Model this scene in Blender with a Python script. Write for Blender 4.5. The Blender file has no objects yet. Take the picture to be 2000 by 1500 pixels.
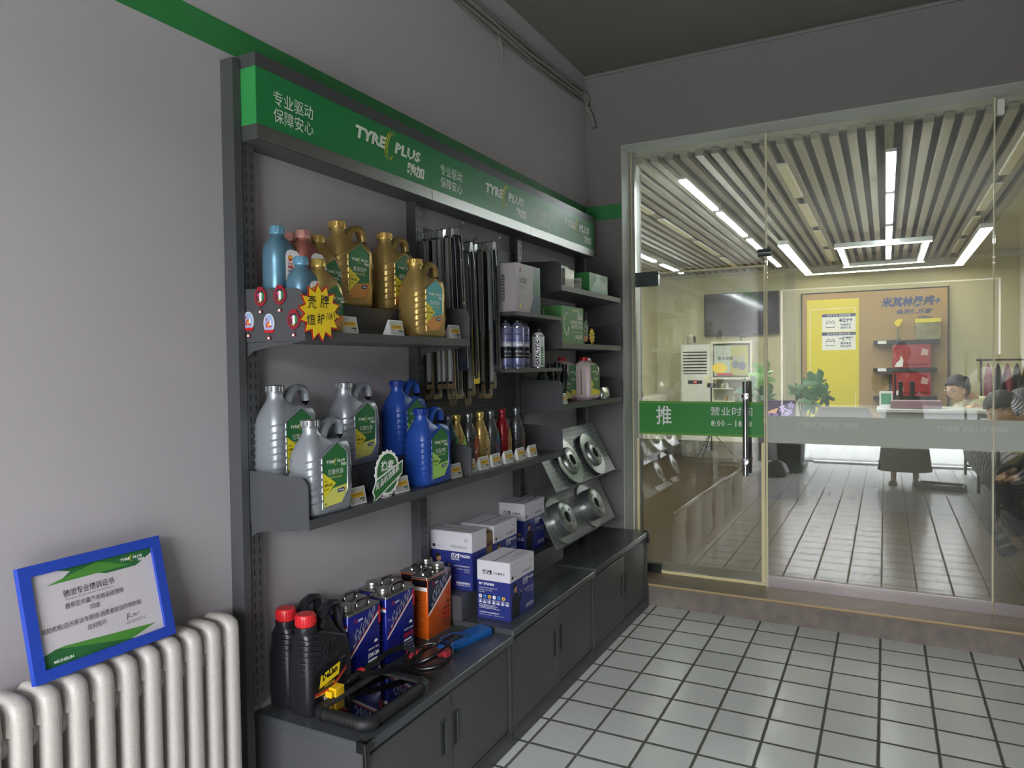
import bpy, bmesh, math, random
from mathutils import Vector, Matrix, Euler
PI=math.pi
random.seed(7)
SC=bpy.context.scene; COL=SC.collection
# ---------------------------------------------------------------- camera, light, exposure
# x = along the glass wall to the right, y = into the shop, z = up, metres
YAW,PIT,ROL,FPX=.4805,.0257,-.0130,1400.4
CAM=Vector((1.2216,-4.2349,1.4570))
def cam_axes():
    cy,sy=math.cos(YAW),math.sin(YAW)
    f=Vector((-sy*math.cos(PIT),cy*math.cos(PIT),-math.sin(PIT)))
    r0=Vector((cy,sy,0)); u0=r0.cross(f)
    return math.cos(ROL)*r0+math.sin(ROL)*u0,-math.sin(ROL)*r0+math.cos(ROL)*u0,f
r_,u_,f_=cam_axes()
cd=bpy.data.cameras.new('camera'); cam=bpy.data.objects.new('camera',cd); COL.objects.link(cam)
cd.sensor_width=36; cd.lens=36*FPX/2000; cd.clip_start=.02; cd.clip_end=200
cam.matrix_world=Matrix(((r_.x,u_.x,-f_.x,CAM.x),(r_.y,u_.y,-f_.y,CAM.y),(r_.z,u_.z,-f_.z,CAM.z),(0,0,0,1)))
SC.camera=cam
SC.view_settings.view_transform='Standard'; SC.view_settings.look='None'
SC.view_settings.gamma=1; SC.view_settings.use_curve_mapping=False
SC.view_settings.exposure=0.2
W=bpy.data.worlds.new('world'); SC.world=W; W.use_nodes=True
bg=W.node_tree.nodes['Background']; bg.inputs[0].default_value=(.93,.95,1.0,1); bg.inputs[1].default_value=24
TUBE=85.0       # strength of the led tubes in the customer room
def area(name,loc,rot,sx,sy,power,col=(1,1,1),portal=False):
    l=bpy.data.lights.new(name,'AREA'); l.shape='RECTANGLE'; l.size=sx; l.size_y=sy; l.energy=power; l.color=col
    if portal: l.cycles.is_portal=True
    o=bpy.data.objects.new(name,l); o.location=loc; o.rotation_euler=rot; COL.objects.link(o); return o
# the open shop entrance behind the photographer: portal that guides the daylight in
area('entrance_portal',(1.2,-6.62,1.27),(PI/2,0,0),2.7,2.5,1,portal=True)

# ---------------------------------------------------------------- materials
def lin(c):
    if isinstance(c,str): c=[int(c[i:i+2],16)/255 for i in (0,2,4)]
    return tuple(((x/12.92) if x<=.04045 else ((x+.055)/1.055)**2.4) for x in c)+(1,)
_m={}
def mat(name,col='888888',rough=.6,metal=0,emit=0,noise=0,nscale=20,bump=0,bscale=200,coat=0,spec=.5,alpha=1):
    if name in _m: return _m[name]
    m=bpy.data.materials.new(name); m.use_nodes=True; nt=m.node_tree; b=nt.nodes['Principled BSDF']
    c=lin(col); b.inputs['Base Color'].default_value=c; b.inputs['Roughness'].default_value=rough; b.inputs['Metallic'].default_value=metal
    b.inputs['Specular IOR Level'].default_value=spec
    if coat: b.inputs['Coat Weight'].default_value=coat; b.inputs['Coat Roughness'].default_value=.08
    if emit: b.inputs['Emission Color'].default_value=c; b.inputs['Emission Strength'].default_value=emit
    tc=nt.nodes.new('ShaderNodeTexCoord')
    if noise:
        n=nt.nodes.new('ShaderNodeTexNoise'); n.inputs['Scale'].default_value=nscale; n.inputs['Detail'].default_value=6
        nt.links.new(tc.outputs['Object'],n.inputs['Vector'])
        mr=nt.nodes.new('ShaderNodeMapRange'); mr.inputs[1].default_value=.3; mr.inputs[2].default_value=.7; mr.inputs[3].default_value=1-noise; mr.inputs[4].default_value=1+noise*.5
        nt.links.new(n.outputs[0],mr.inputs[0])
        hs=nt.nodes.new('ShaderNodeHueSaturation'); hs.inputs['Color'].default_value=c
        nt.links.new(mr.outputs[0],hs.inputs['Value']); nt.links.new(hs.outputs[0],b.inputs['Base Color'])
    if bump:
        n=nt.nodes.new('ShaderNodeTexNoise'); n.inputs['Scale'].default_value=bscale; n.inputs['Detail'].default_value=3
        nt.links.new(tc.outputs['Object'],n.inputs['Vector'])
        bp=nt.nodes.new('ShaderNodeBump'); bp.inputs['Strength'].default_value=bump; bp.inputs['Distance'].default_value=.002
        nt.links.new(n.outputs[0],bp.inputs['Height']); nt.links.new(bp.outputs[0],b.inputs['Normal'])
    if alpha<1: b.inputs['Alpha'].default_value=alpha
    _m[name]=m; return m
def nodes(m): return m.node_tree.nodes,m.node_tree.links
def glass_mat(name,tint=(.9,.93,.9),haze=.03,boost=1.0):
    m=bpy.data.materials.new(name); m.use_nodes=True; N,L=nodes(m); N.clear()
    o=N.new('ShaderNodeOutputMaterial'); t=N.new('ShaderNodeBsdfTransparent'); t.inputs[0].default_value=(*tint,1)
    g=N.new('ShaderNodeBsdfGlossy'); g.inputs['Roughness'].default_value=0; g.inputs[0].default_value=(1,1,1,1)
    f=N.new('ShaderNodeFresnel'); f.inputs[0].default_value=1.5
    mu=N.new('ShaderNodeMath'); mu.operation='MULTIPLY'; mu.inputs[1].default_value=boost; mu.use_clamp=True
    L.new(f.outputs[0],mu.inputs[0])
    # dust film on the pane
    tc=N.new('ShaderNodeTexCoord'); n=N.new('ShaderNodeTexNoise'); n.inputs['Scale'].default_value=3; n.inputs['Detail'].default_value=8
    L.new(tc.outputs['Object'],n.inputs['Vector'])
    mr=N.new('ShaderNodeMapRange'); mr.inputs[1].default_value=.35; mr.inputs[2].default_value=.75; mr.inputs[3].default_value=haze*.5; mr.inputs[4].default_value=haze*2
    L.new(n.outputs[0],mr.inputs[0])
    d=N.new('ShaderNodeBsdfDiffuse'); d.inputs[0].default_value=(.8,.8,.78,1)
    tr=N.new('ShaderNodeBsdfTranslucent'); tr.inputs[0].default_value=(.8,.8,.78,1)
    dm=N.new('ShaderNodeMixShader'); dm.inputs[0].default_value=.5; L.new(d.outputs[0],dm.inputs[1]); L.new(tr.outputs[0],dm.inputs[2])
    a=N.new('ShaderNodeMixShader'); L.new(mr.outputs[0],a.inputs[0]); L.new(t.outputs[0],a.inputs[1]); L.new(dm.outputs[0],a.inputs[2])
    b=N.new('ShaderNodeMixShader'); L.new(mu.outputs[0],b.inputs[0]); L.new(a.outputs[0],b.inputs[1]); L.new(g.outputs[0],b.inputs[2])
    L.new(b.outputs[0],o.inputs[0]); return m
def tint_mat(name,tint,diff=None,mix=0):
    m=bpy.data.materials.new(name); m.use_nodes=True; N,L=nodes(m); N.clear()
    o=N.new('ShaderNodeOutputMaterial'); t=N.new('ShaderNodeBsdfTransparent'); t.inputs[0].default_value=(*tint,1)
    if not diff: L.new(t.outputs[0],o.inputs[0]); return m
    d=N.new('ShaderNodeBsdfDiffuse'); d.inputs[0].default_value=(*diff,1)
    tr=N.new('ShaderNodeBsdfTranslucent'); tr.inputs[0].default_value=(*diff,1)
    dm=N.new('ShaderNodeMixShader'); dm.inputs[0].default_value=.5; L.new(d.outputs[0],dm.inputs[1]); L.new(tr.outputs[0],dm.inputs[2])
    a=N.new('ShaderNodeMixShader'); a.inputs[0].default_value=mix; L.new(t.outputs[0],a.inputs[1]); L.new(dm.outputs[0],a.inputs[2])
    L.new(a.outputs[0],o.inputs[0]); return m
def tile_mat():
    m=mat('white_floor_tile','C9CECB',.22); N,L=nodes(m); b=N['Principled BSDF']
    tc=N.new('ShaderNodeTexCoord'); mp=N.new('ShaderNodeMapping'); L.new(tc.outputs['Object'],mp.inputs[0])
    mp.inputs['Scale'].default_value=(5,5.0439,1)
    sx=N.new('ShaderNodeSeparateXYZ')
    nz=N.new('ShaderNodeTexNoise'); nz.inputs['Scale'].default_value=22; nz.inputs['Detail'].default_value=2
    L.new(tc.outputs['Object'],nz.inputs['Vector'])
    ad=N.new('ShaderNodeVectorMath'); ad.operation='SCALE'; ad.inputs[3].default_value=.018; L.new(nz.outputs[1],ad.inputs[0])
    ad2=N.new('ShaderNodeVectorMath'); L.new(mp.outputs[0],ad2.inputs[0]); L.new(ad.outputs[0],ad2.inputs[1]); L.new(ad2.outputs[0],sx.inputs[0])
    def edge(out,wd):
        fr=N.new('ShaderNodeMath'); fr.operation='FRACT'; L.new(out,fr.inputs[0])
        s=N.new('ShaderNodeMath'); s.operation='SUBTRACT'; s.inputs[1].default_value=.5; L.new(fr.outputs[0],s.inputs[0])
        a=N.new('ShaderNodeMath'); a.operation='ABSOLUTE'; L.new(s.outputs[0],a.inputs[0])
        r=N.new('ShaderNodeMapRange'); r.inputs[1].default_value=.5-wd; r.inputs[2].default_value=.5-wd*.55; L.new(a.outputs[0],r.inputs[0]); return r.outputs[0]
    mx=N.new('ShaderNodeMath'); mx.operation='MAXIMUM'; L.new(edge(sx.outputs[0],.038),mx.inputs[0]); L.new(edge(sx.outputs[1],.046),mx.inputs[1])  # cross joints widened so their dark colour includes groove shade
    fl=N.new('ShaderNodeVectorMath'); fl.operation='FLOOR'; L.new(mp.outputs[0],fl.inputs[0])
    wn=N.new('ShaderNodeTexWhiteNoise'); L.new(fl.outputs[0],wn.inputs[0])
    mr=N.new('ShaderNodeMapRange'); mr.inputs[3].default_value=.90; mr.inputs[4].default_value=1.03; L.new(wn.outputs[0],mr.inputs[0])
    # worn, scuffed dirt marks
    dn=N.new('ShaderNodeTexNoise'); dn.inputs['Scale'].default_value=45; dn.inputs['Detail'].default_value=8; L.new(tc.outputs['Object'],dn.inputs['Vector'])
    dr=N.new('ShaderNodeMapRange'); dr.inputs[1].default_value=.60; dr.inputs[2].default_value=.72; dr.inputs[3].default_value=1; dr.inputs[4].default_value=.86; L.new(dn.outputs[0],dr.inputs[0])
    mm=N.new('ShaderNodeMath'); mm.operation='MULTIPLY'; L.new(mr.outputs[0],mm.inputs[0]); L.new(dr.outputs[0],mm.inputs[1])
    hs=N.new('ShaderNodeHueSaturation'); hs.inputs['Color'].default_value=lin('DDE0DB'); L.new(mm.outputs[0],hs.inputs['Value'])
    mc=N.new('ShaderNodeMix'); mc.data_type='RGBA'; L.new(mx.outputs[0],mc.inputs[0]); L.new(hs.outputs[0],mc.inputs[6]); mc.inputs[7].default_value=lin('5E5E57')
    L.new(mc.outputs[2],b.inputs['Base Color'])
    rr=N.new('ShaderNodeMapRange'); rr.inputs[3].default_value=.15; rr.inputs[4].default_value=.8; L.new(mx.outputs[0],rr.inputs[0])
    ra=N.new('ShaderNodeMath'); L.new(rr.outputs[0],ra.inputs[0])
    rn=N.new('ShaderNodeMapRange'); rn.inputs[1].default_value=.4; rn.inputs[2].default_value=.75; rn.inputs[3].default_value=0; rn.inputs[4].default_value=.18; L.new(dn.outputs[0],rn.inputs[0]); L.new(rn.outputs[0],ra.inputs[1])
    L.new(ra.outputs[0],b.inputs['Roughness'])
    inv=N.new('ShaderNodeMath'); inv.operation='SUBTRACT'; inv.inputs[0].default_value=1; L.new(mx.outputs[0],inv.inputs[1])
    bp=N.new('ShaderNodeBump'); bp.inputs['Strength'].default_value=.5; bp.inputs['Distance'].default_value=.002; L.new(inv.outputs[0],bp.inputs['Height']); L.new(bp.outputs[0],b.inputs['Normal'])
    return m
def wood_mat():
    m=mat('brown_wood_floor','5A4A32',.35); N,L=nodes(m); b=N['Principled BSDF']
    tc=N.new('ShaderNodeTexCoord'); br=N.new('ShaderNodeTexBrick'); mp=N.new('ShaderNodeMapping'); mp.inputs['Rotation'].default_value=(0,0,PI/2)
    L.new(tc.outputs['Object'],mp.inputs[0]); L.new(mp.outputs[0],br.inputs[0])
    br.inputs['Scale'].default_value=1; br.inputs['Brick Width'].default_value=1.1; br.inputs['Row Height'].default_value=.13; br.inputs['Mortar Size'].default_value=.002
    br.inputs['Color1'].default_value=lin('86714F'); br.inputs['Color2'].default_value=lin('7C6848'); br.inputs['Mortar'].default_value=lin('6A583C')
    L.new(br.outputs[0],b.inputs['Base Color']); return m
def peg_mat():
    m=mat('perforated_dark_steel','3A3D3C',.5,.2); N,L=nodes(m); b=N['Principled BSDF']
    tc=N.new('ShaderNodeTexCoord'); mp=N.new('ShaderNodeMapping'); mp.inputs['Scale'].default_value=(1,40,40); L.new(tc.outputs['Object'],mp.inputs[0])
    fr=N.new('ShaderNodeVectorMath'); fr.operation='FRACTION'; L.new(mp.outputs[0],fr.inputs[0])
    s=N.new('ShaderNodeSeparateXYZ'); L.new(fr.outputs[0],s.inputs[0]); c=N.new('ShaderNodeCombineXYZ'); L.new(s.outputs[1],c.inputs[1]); L.new(s.outputs[2],c.inputs[2])
    d=N.new('ShaderNodeVectorMath'); d.operation='DISTANCE'; d.inputs[1].default_value=(0,.5,.5); L.new(c.outputs[0],d.inputs[0])
    lt=N.new('ShaderNodeMath'); lt.operation='LESS_THAN'; lt.inputs[1].default_value=.16; L.new(d.outputs[1],lt.inputs[0])
    mc=N.new('ShaderNodeMix'); mc.data_type='RGBA'; L.new(lt.outputs[0],mc.inputs[0]); mc.inputs[6].default_value=lin('454946'); mc.inputs[7].default_value=lin('0A0A0A')
    L.new(mc.outputs[2],b.inputs['Base Color']); return m
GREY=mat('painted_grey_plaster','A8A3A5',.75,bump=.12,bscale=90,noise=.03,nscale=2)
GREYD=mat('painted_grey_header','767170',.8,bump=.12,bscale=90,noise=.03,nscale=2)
CEIL=mat('grey_ceiling_paint','68655B',.85,noise=.05,nscale=1.5)
GSTR=mat('green_paint_stripe','2A7A3E',.6)
REV=mat('pale_reveal_plaster','A8ABA2',.7,bump=.1,bscale=80)
STEEL=mat('charcoal_powder_coated_steel','4B4C4E',.38,.15,bump=.05,bscale=600)
STEELD=mat('dark_steel_shadow','1B1C1D',.6)
SIGNG=mat('sign_green_face','1E7A42',.38)
SIGNG2=mat('sign_green_end','33904C',.4)
WHITE=mat('white_print','F2F2EE',.5)
OFFW=mat('sign_white_lettering','E4E8DC',.45)
YEL=mat('yellow_print','F2D21B',.5)
LOGOY=mat('logo_yellow','E0DC38',.5)
BLACK=mat('black_plastic','101112',.35)
BLK2=mat('black_rubber','151617',.6,bump=.1,bscale=300)
CHROME=mat('polished_steel','B9BABA',.12,1)
ALU=mat('brushed_aluminium','B4B5AE',.3,.8)
RED=mat('red_plastic','C01E22',.4)
# ---------------------------------------------------------------- mesh builder
_tc={}
def glyphs(s,bold=0,res=1):
    k=(s,bold,res)
    if k in _tc: return _tc[k]
    c=bpy.data.curves.new('t','FONT'); c.body=s; c.size=1; c.offset=bold; c.resolution_u=res
    o=bpy.data.objects.new('t',c); me=bpy.data.meshes.new_from_object(o)
    vs=[(v.co.x,v.co.y) for v in me.vertices]; fs=[tuple(p.vertices) for p in me.polygons]
    bpy.data.objects.remove(o); bpy.data.curves.remove(c); bpy.data.meshes.remove(me)
    if vs:
        x0=min(v[0] for v in vs);x1=max(v[0] for v in vs);y0=min(v[1] for v in vs);y1=max(v[1] for v in vs)
        vs=[((x-x0)/(x1-x0),(y-y0)/(y1-y0)) for x,y in vs]; asp=(x1-x0)/(y1-y0)
    else: asp=1
    _tc[k]=(vs,fs,asp); return _tc[k]
class M:
    def __init__(s): s.v=[];s.f=[];s.mi=[];s.sm=[];s.mats=[]
    def m(s,mt):
        if mt not in s.mats: s.mats.append(mt)
        return s.mats.index(mt)
    def add(s,vs,fs,mt,smooth=False):
        b=len(s.v); s.v+=[tuple(v) for v in vs]; i=s.m(mt)
        for f in fs: s.f.append(tuple(b+k for k in f)); s.mi.append(i); s.sm.append(smooth)
        return s
    def box(s,x0,y0,z0,x1,y1,z1,mt):
        v=[(x,y,z) for z in (z0,z1) for y in (y0,y1) for x in (x0,x1)]
        return s.add(v,[(0,2,3,1),(4,5,7,6),(0,1,5,4),(1,3,7,5),(3,2,6,7),(2,0,4,6)],mt)
    def ring(s,x0,x1,y0,y1,r,n=4):
        out=[]; r=min(r,(x1-x0)/2,(y1-y0)/2)
        for cx,cy,a0 in ((x1-r,y1-r,0),(x0+r,y1-r,PI/2),(x0+r,y0+r,PI),(x1-r,y0+r,1.5*PI)):
            for k in range(n+1):
                a=a0+PI/2*k/n; out.append((cx+r*math.cos(a),cy+r*math.sin(a)))
        return out
    def loft(s,secs,mt,n=4,smooth=True,T=None):
        # secs: (z,x0,x1,y0,y1,r[,dz]) dz = rise of z across x
        b=[]
        for q in secs:
            z,x0,x1,y0,y1,r=q[:6]; dz=q[6] if len(q)>6 else 0
            for x,y in s.ring(x0,x1,y0,y1,r,n):
                t=(x-x0)/max(1e-6,x1-x0); b.append((x,y,z+dz*t))
        k=4*(n+1); fs=[]
        for i in range(len(secs)-1):
            for j in range(k): fs.append((i*k+j,i*k+(j+1)%k,(i+1)*k+(j+1)%k,(i+1)*k+j))
        fs.append(tuple(range(k))[::-1]); fs.append(tuple((len(secs)-1)*k+j for j in range(k)))
        if T: b=[T@Vector(p) for p in b]
        return s.add(b,fs,mt,smooth)
    def rbox(s,x0,y0,z0,x1,y1,z1,r,mt,b=None,n=3):
        b=b if b is not None else r*.6
        return s.loft([(z0,x0+b,x1-b,y0+b,y1-b,r*.6),(z0+b,x0,x1,y0,y1,r),(z1-b,x0,x1,y0,y1,r),(z1,x0+b,x1-b,y0+b,y1-b,r*.6)],mt,n)
    def lathe(s,prof,mt,c=(0,0),n=16,smooth=True,axis='z',close=False):
        # prof: (r,z)
        vs=[]
        for r,z in prof:
            for k in range(n):
                a=2*PI*k/n; x,y=r*math.cos(a),r*math.sin(a)
                if axis=='z': vs.append((c[0]+x,c[1]+y,z))
                elif axis=='y': vs.append((c[0]+x,z,c[1]+y))
                else: vs.append((z,c[0]+x,c[1]+y))
        fs=[]
        m_=len(prof)
        for i in range(m_ if close else m_-1):
            j=(i+1)%m_
            for k in range(n):
                q=(i*n+k,i*n+(k+1)%n,j*n+(k+1)%n,j*n+k)
                fs.append(q if axis!='y' else q[::-1])
        if not close:
            fs.append(tuple(range(n))[::-1] if axis!='y' else tuple(range(n))); e=(m_-1)*n
            fs.append(tuple(e+k for k in range(n)) if axis!='y' else tuple(e+k for k in range(n))[::-1])
        return s.add(vs,fs,mt,smooth)
    def tube(s,pts,r,mt,n=8,flat=None,up=(0,0,1),smooth=True,loop=False):
        pts=[Vector(p) for p in pts]; N=len(pts); vs=[]
        rr=r if isinstance(r,(list,tuple)) else [r]*N
        up=Vector(up)
        for i,p in enumerate(pts):
            if loop: d=pts[(i+1)%N]-pts[(i-1)%N]
            else: d=pts[min(i+1,N-1)]-pts[max(i-1,0)]
            d.normalize(); a=d.cross(up)
            if a.length<.05: a=d.cross(Vector((1,0,0))) if abs(d.x)<.9 else d.cross(Vector((0,1,0)))
            a.normalize(); b=a.cross(d)
            for k in range(n):
                t=2*PI*k/n; vs.append(p+a*math.cos(t)*rr[i]*(flat or 1)+b*math.sin(t)*rr[i])
        fs=[]
        for i in range(N if loop else N-1):
            j=(i+1)%N
            for k in range(n): fs.append((i*n+k,i*n+(k+1)%n,j*n+(k+1)%n,j*n+k))
        if not loop: fs.append(tuple(range(n))[::-1]); fs.append(tuple((N-1)*n+k for k in range(n)))
        return s.add(vs,fs,mt,smooth)
    def prism(s,poly,O,U,V,Wd,mt,smooth=False,mt2=None):
        # poly in (u,v) counter-clockwise, extruded by vector Wd
        O,U,V,Wd=map(Vector,(O,U,V,Wd)); n=len(poly)
        a=[O+U*p[0]+V*p[1] for p in poly]; b=[p+Wd for p in a]
        s.add(a+b,[tuple(range(n,2*n))],mt2 or mt)
        s.add(a+b,[tuple(range(n))[::-1]]+[(i,(i+1)%n,n+(i+1)%n,n+i) for i in range(n)],mt,smooth); return s
    def poly(s,pts,mt): return s.add(pts,[tuple(range(len(pts)))],mt)
    def flat(s,poly,O,U,V,mt):
        O,U,V=map(Vector,(O,U,V)); return s.poly([O+U*p[0]+V*p[1] for p in poly],mt)
    def text(s,t,O,U,V,w,h,mt,bold=0,shear=0,res=1):
        vs,fs,asp=glyphs(t,bold,res)
        if w is None: w=h*asp
        if h is None: h=w/asp
        O,U,V=map(Vector,(O,U,V))
        return s.add([O+U*(x*w+shear*h*y)+V*(y*h) for x,y in vs],fs,mt)
    def xf(s,T,i0=0):
        for i in range(i0,len(s.v)): s.v[i]=tuple(T@Vector(s.v[i]))
        return s
    def mesh(s,name,ang=40):
        me=bpy.data.meshes.new(name); me.from_pydata(s.v,[],s.f)
        for m_ in s.mats: me.materials.append(m_)
        me.polygons.foreach_set('material_index',s.mi); me.polygons.foreach_set('use_smooth',s.sm)
        me.update()
        if any(s.sm): me.set_sharp_from_angle(angle=math.radians(ang))
        return me
    def build(s,name,parent=None,label=None,ang=40):
        o=bpy.data.objects.new(name,s.mesh(name,ang)); COL.objects.link(o)
        if parent: o.parent=parent
        if label: o['label']=label
        return o
def tag(o,label=None,cat=None,group=None,kind=None):
    for k,v in (('label',label),('category',cat),('group',group),('kind',kind)):
        if v: o[k]=v
    return o
def thing(name,loc=(0,0,0),rz=0,label=None,cat=None,group=None,kind=None,rot=None):
    o=bpy.data.objects.new(name,None); o.empty_display_size=.05; COL.objects.link(o); o.location=loc
    o.rotation_euler=rot if rot else (0,0,rz)
    return tag(o,label,cat,group,kind)
def dup(src,loc,rz=None,label=None,group=None,rot=None):
    def cp(o,par):
        c=o.copy(); COL.objects.link(c)
        if par: c.parent=par
        for ch in list(o.children): cp(ch,c)
        return c
    r=cp(src,None); r.location=loc
    if rot: r.rotation_euler=rot
    elif rz is not None: r.rotation_euler=(0,0,rz)
    if label: r['label']=label
    if group: r['group']=group
    return r
def struct(m,name,parent=None):
    o=m.build(name,parent)
    if not parent: o['kind']='structure'
    return o
X,Y,Z=(1,0,0),(0,1,0),(0,0,1)
# ================================================================ the setting
WX=-.457; WY=.026; GY=.20; CZ=3.27; IZ=.10; BY=-6.6; RX=2.75
struct(M().box(WX-.2,BY-6,-.1,6,-.04,0,tile_mat()),'floor')
struct(M().box(-1.95,.42,-.05,3.3,6.6,IZ,wood_mat()),'floor')
struct(M().box(WX-.2,BY,CZ,RX+.2,WY+.5,CZ+.1,CEIL),'ceiling')
w=M().box(WX-.2,BY-.2,0,WX,WY+.2,CZ,GREY)
w.box(WX,-6.6,2.366,WX+.0015,WY,2.45,GSTR)
struct(w,'wall_left')
# header and jambs around the shop window
OX0,OX1,OZ=-.222,2.45,2.80
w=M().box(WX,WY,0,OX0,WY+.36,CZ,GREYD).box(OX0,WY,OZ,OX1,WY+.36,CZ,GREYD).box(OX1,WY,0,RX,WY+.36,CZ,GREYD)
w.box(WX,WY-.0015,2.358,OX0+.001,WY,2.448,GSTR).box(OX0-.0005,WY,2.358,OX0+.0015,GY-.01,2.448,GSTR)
struct(w,'wall_far')
t=M().box(OX0,WY-.003,0.13,OX0+.006,WY+.34,OZ,REV).box(OX0-.0,WY-.003,OZ-.006,OX1,WY+.34,OZ,REV)
struct(t,'trim_1')
# slightly bevelled cornice line between ceiling and far wall
struct(M().tube([(WX,WY-.004,CZ-.012),(RX,WY-.004,CZ-.012)],.012,GREYD,6),'trim_2')
CONC=mat('stained_concrete_sill','7C736A',.75,noise=.25,nscale=14,bump=.4,bscale=60)
STONE=mat('brown_stone_sill_top','7F6F55',.45,noise=.25,nscale=10)
s=M().box(OX0-.05,-.045,0,OX1,.42,.118,CONC).box(OX0-.05,-.06,.118,OX1,.42,.132,STONE)
s.tube([(OX0-.05,-.058,.128),(OX1,-.058,.128)],.006,mat('sill_edge_strip','B59B72',.4),6)
struct(s,'trim_3')
struct(M().box(RX,BY-.2,0,RX+.2,WY+.4,CZ,GREY),'wall_right')
w=M().box(WX,BY-.2,0,-.15,BY,CZ,GREY).box(2.55,BY-.2,0,RX,BY,CZ,GREY).box(-.15,BY-.2,2.52,2.55,BY,CZ,GREY)
struct(w,'wall_back')
struct(M().box(-.15,BY-.35,-.06,2.55,BY-.02,.015,mat('threshold_dark_metal','3D3F42',.5,.4)).box(.3,BY-.02,0,1.15,BY+.10,.03,mat('white_threshold_plate','D8DAD8',.4)).box(1.2,BY-.02,0,2.3,BY+.1,.03,mat('white_threshold_plate')),'trim_4')
PAVE=mat('street_paving','424446',.8,noise=.2,nscale=3)
struct(M().box(-14,-24,-.14,16,BY-.2,-.1,PAVE),'floor')
struct(M().box(-14,-24,-.1,16,-23.6,4.2,mat('added_dimming_facade','131415',.8,noise=.15,nscale=.8)),'wall_street_dimmer')  # unseen facade added, height and darkness set to dim the mirrored outside
# customer room beyond the glass
CREAM=mat('cream_room_wall','C2BC98',.75,noise=.03,nscale=2)
GCREAM=mat('grey_cream_room_wall','B0AC94',.75)
struct(M().box(-1.95,6.5,0,3.3,6.6,3.2,CREAM).box(-.03,6.49,0,.1,6.5,2.75,GCREAM),'wall_inner_far')
struct(M().box(-1.95,.386,0,-1.87,6.5,3.2,CREAM),'wall_inner_left')
struct(M().box(3.2,.386,0,3.3,6.5,3.2,CREAM),'wall_inner_right')
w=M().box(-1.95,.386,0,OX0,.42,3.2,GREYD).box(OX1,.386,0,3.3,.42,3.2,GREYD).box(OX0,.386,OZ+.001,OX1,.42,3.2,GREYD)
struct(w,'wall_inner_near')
struct(M().box(-1.95,.386,3.1,3.3,6.6,3.2,mat('dark_ceiling_void','4C5358',.9)),'ceiling')
# slatted suspended ceiling, one piece
SL=mat('grey_beige_ceiling_slat','8A8576',.55); SLD=mat('dark_slat_backing','42484D',.8)
c=M()
k=0; x=-1.84
while x<2.13:
    c.box(x,.31,2.75,x+.048,6.42,2.79,SL); x+=.0955; k+=1
c.box(-1.87,.31,2.86,2.14,6.5,2.875,SLD)
for x in [-1.6+.55*i for i in range(7)]: c.tube([(x,.36,2.79),(x,.36,3.1)],.002,ALU,4)
c.box(2.14,.31,2.80,3.2,6.42,2.82,GCREAM); c.box(2.14,.31,2.78,2.17,6.42,2.88,SL)
struct(c,'ceiling')
struct(M().box(-1.87,6.43,2.72,3.2,6.5,3.1,GCREAM),'trim_7')
# -------- shop window: fixed pane, transom, right pane, glass door
GLASS=glass_mat('shop_window_glass',haze=.045,boost=1.8); FILM=tint_mat('dark_lower_film',(.52,.51,.48))
FROST=tint_mat('frosted_band_film',(.45,.47,.45),(.80,.83,.77),.80)
GEDGE=mat('glass_edge_green_white','D8DCC8',.2,emit=0)
SEAM=mat('clear_seal','CFC9A4',.35)
def pane(name,x0,x1,z0,z1):
    o=struct(M().box(x0,GY-.005,z0,x1,GY+.005,z1,GLASS),name); return o
BZ=.195
p1=pane('window_1',.607,1.712,BZ,2.795)
M().box(.607,GY+.0062,BZ,1.712,GY+.0072,.977,FILM).build('tinted_film',p1)
b=M().box(.607,GY-.0072,.985,1.712,GY-.0062,1.142,FROST)
LOGOW=tint_mat('frost_logo',(1,1,1),(1,1,1),.75)
def logo(b,O,U,V,sc,m1=OFFW,m2=LOGOY,cjk=True):
    # the word mark: TYRE, ring, PLUS and the two characters; sc = cap height
    O,U,V=map(Vector,(O,U,V)); N_=U.cross(V)
    b.text('TYRE',O,U,V,sc*3.9,sc,m1,.045,.22)
    b.text('PLUS',O+U*sc*5.2,U,V,sc*3.7,sc,m1,.045,.22)
    for q in range(3):
        rx,ry=sc*(.50+.11*q),sc*(1.02+.13*q); cx=sc*(4.75-.08*q)
        for a0,a1 in ((.35,1.35),(-.75,-.25)):
            pts=[]
            for i in range(9):
                a=PI*(a0+(a1-a0)*i/8) if a0>0 else PI*(a0+(a1-a0)*i/8)
                pts.append((cx+rx*math.cos(a)+.25*ry*math.sin(a),sc*.45+ry*math.sin(a)))
            for i in range(8):
                (xa,ya),(xb,yb)=pts[i],pts[i+1]; tw=sc*.05*(1-.5*abs(i-3.5)/4)
                b.flat([(xa-tw,ya),(xa+tw,ya),(xb+tw,yb),(xb-tw,yb)] if ya<yb else [(xa+tw,ya),(xa-tw,ya),(xb-tw,yb),(xb+tw,yb)],O+N_*.0002*(q+1),U,V,m2)
    if cjk: b.text('驰加',O+U*sc*6.9-V*sc*1.35,U,V,sc*2.6,sc*1.1,m1,.04,.12)
def logo_line(b,O,U,V,sc,m1):
    O,U,V=map(Vector,(O,U,V))
    b.text('TYRE',O,U,V,sc*4.1,sc,m1,.045,.3); b.text('PLUS',O+U*sc*5.0,U,V,sc*3.9,sc,m1,.045,.3); b.text('驰加',O+U*sc*9.4,U,V,sc*3,sc*1.1,m1,.04,.2)
    for q in range(2): b.tube([O+U*(sc*4.6+sc*(.4+.12*q)*math.cos(a/12*2*PI))+V*(sc*.5+sc*(.85+.1*q)*math.sin(a/12*2*PI)) for a in range(12)],sc*.04,m1,4,loop=True)
logo_line(b,(.757,GY-.0075,1.083),X,Z,.026,LOGOW); logo_line(b,(1.455,GY-.0075,1.08),X,Z,.026,LOGOW)
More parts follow.
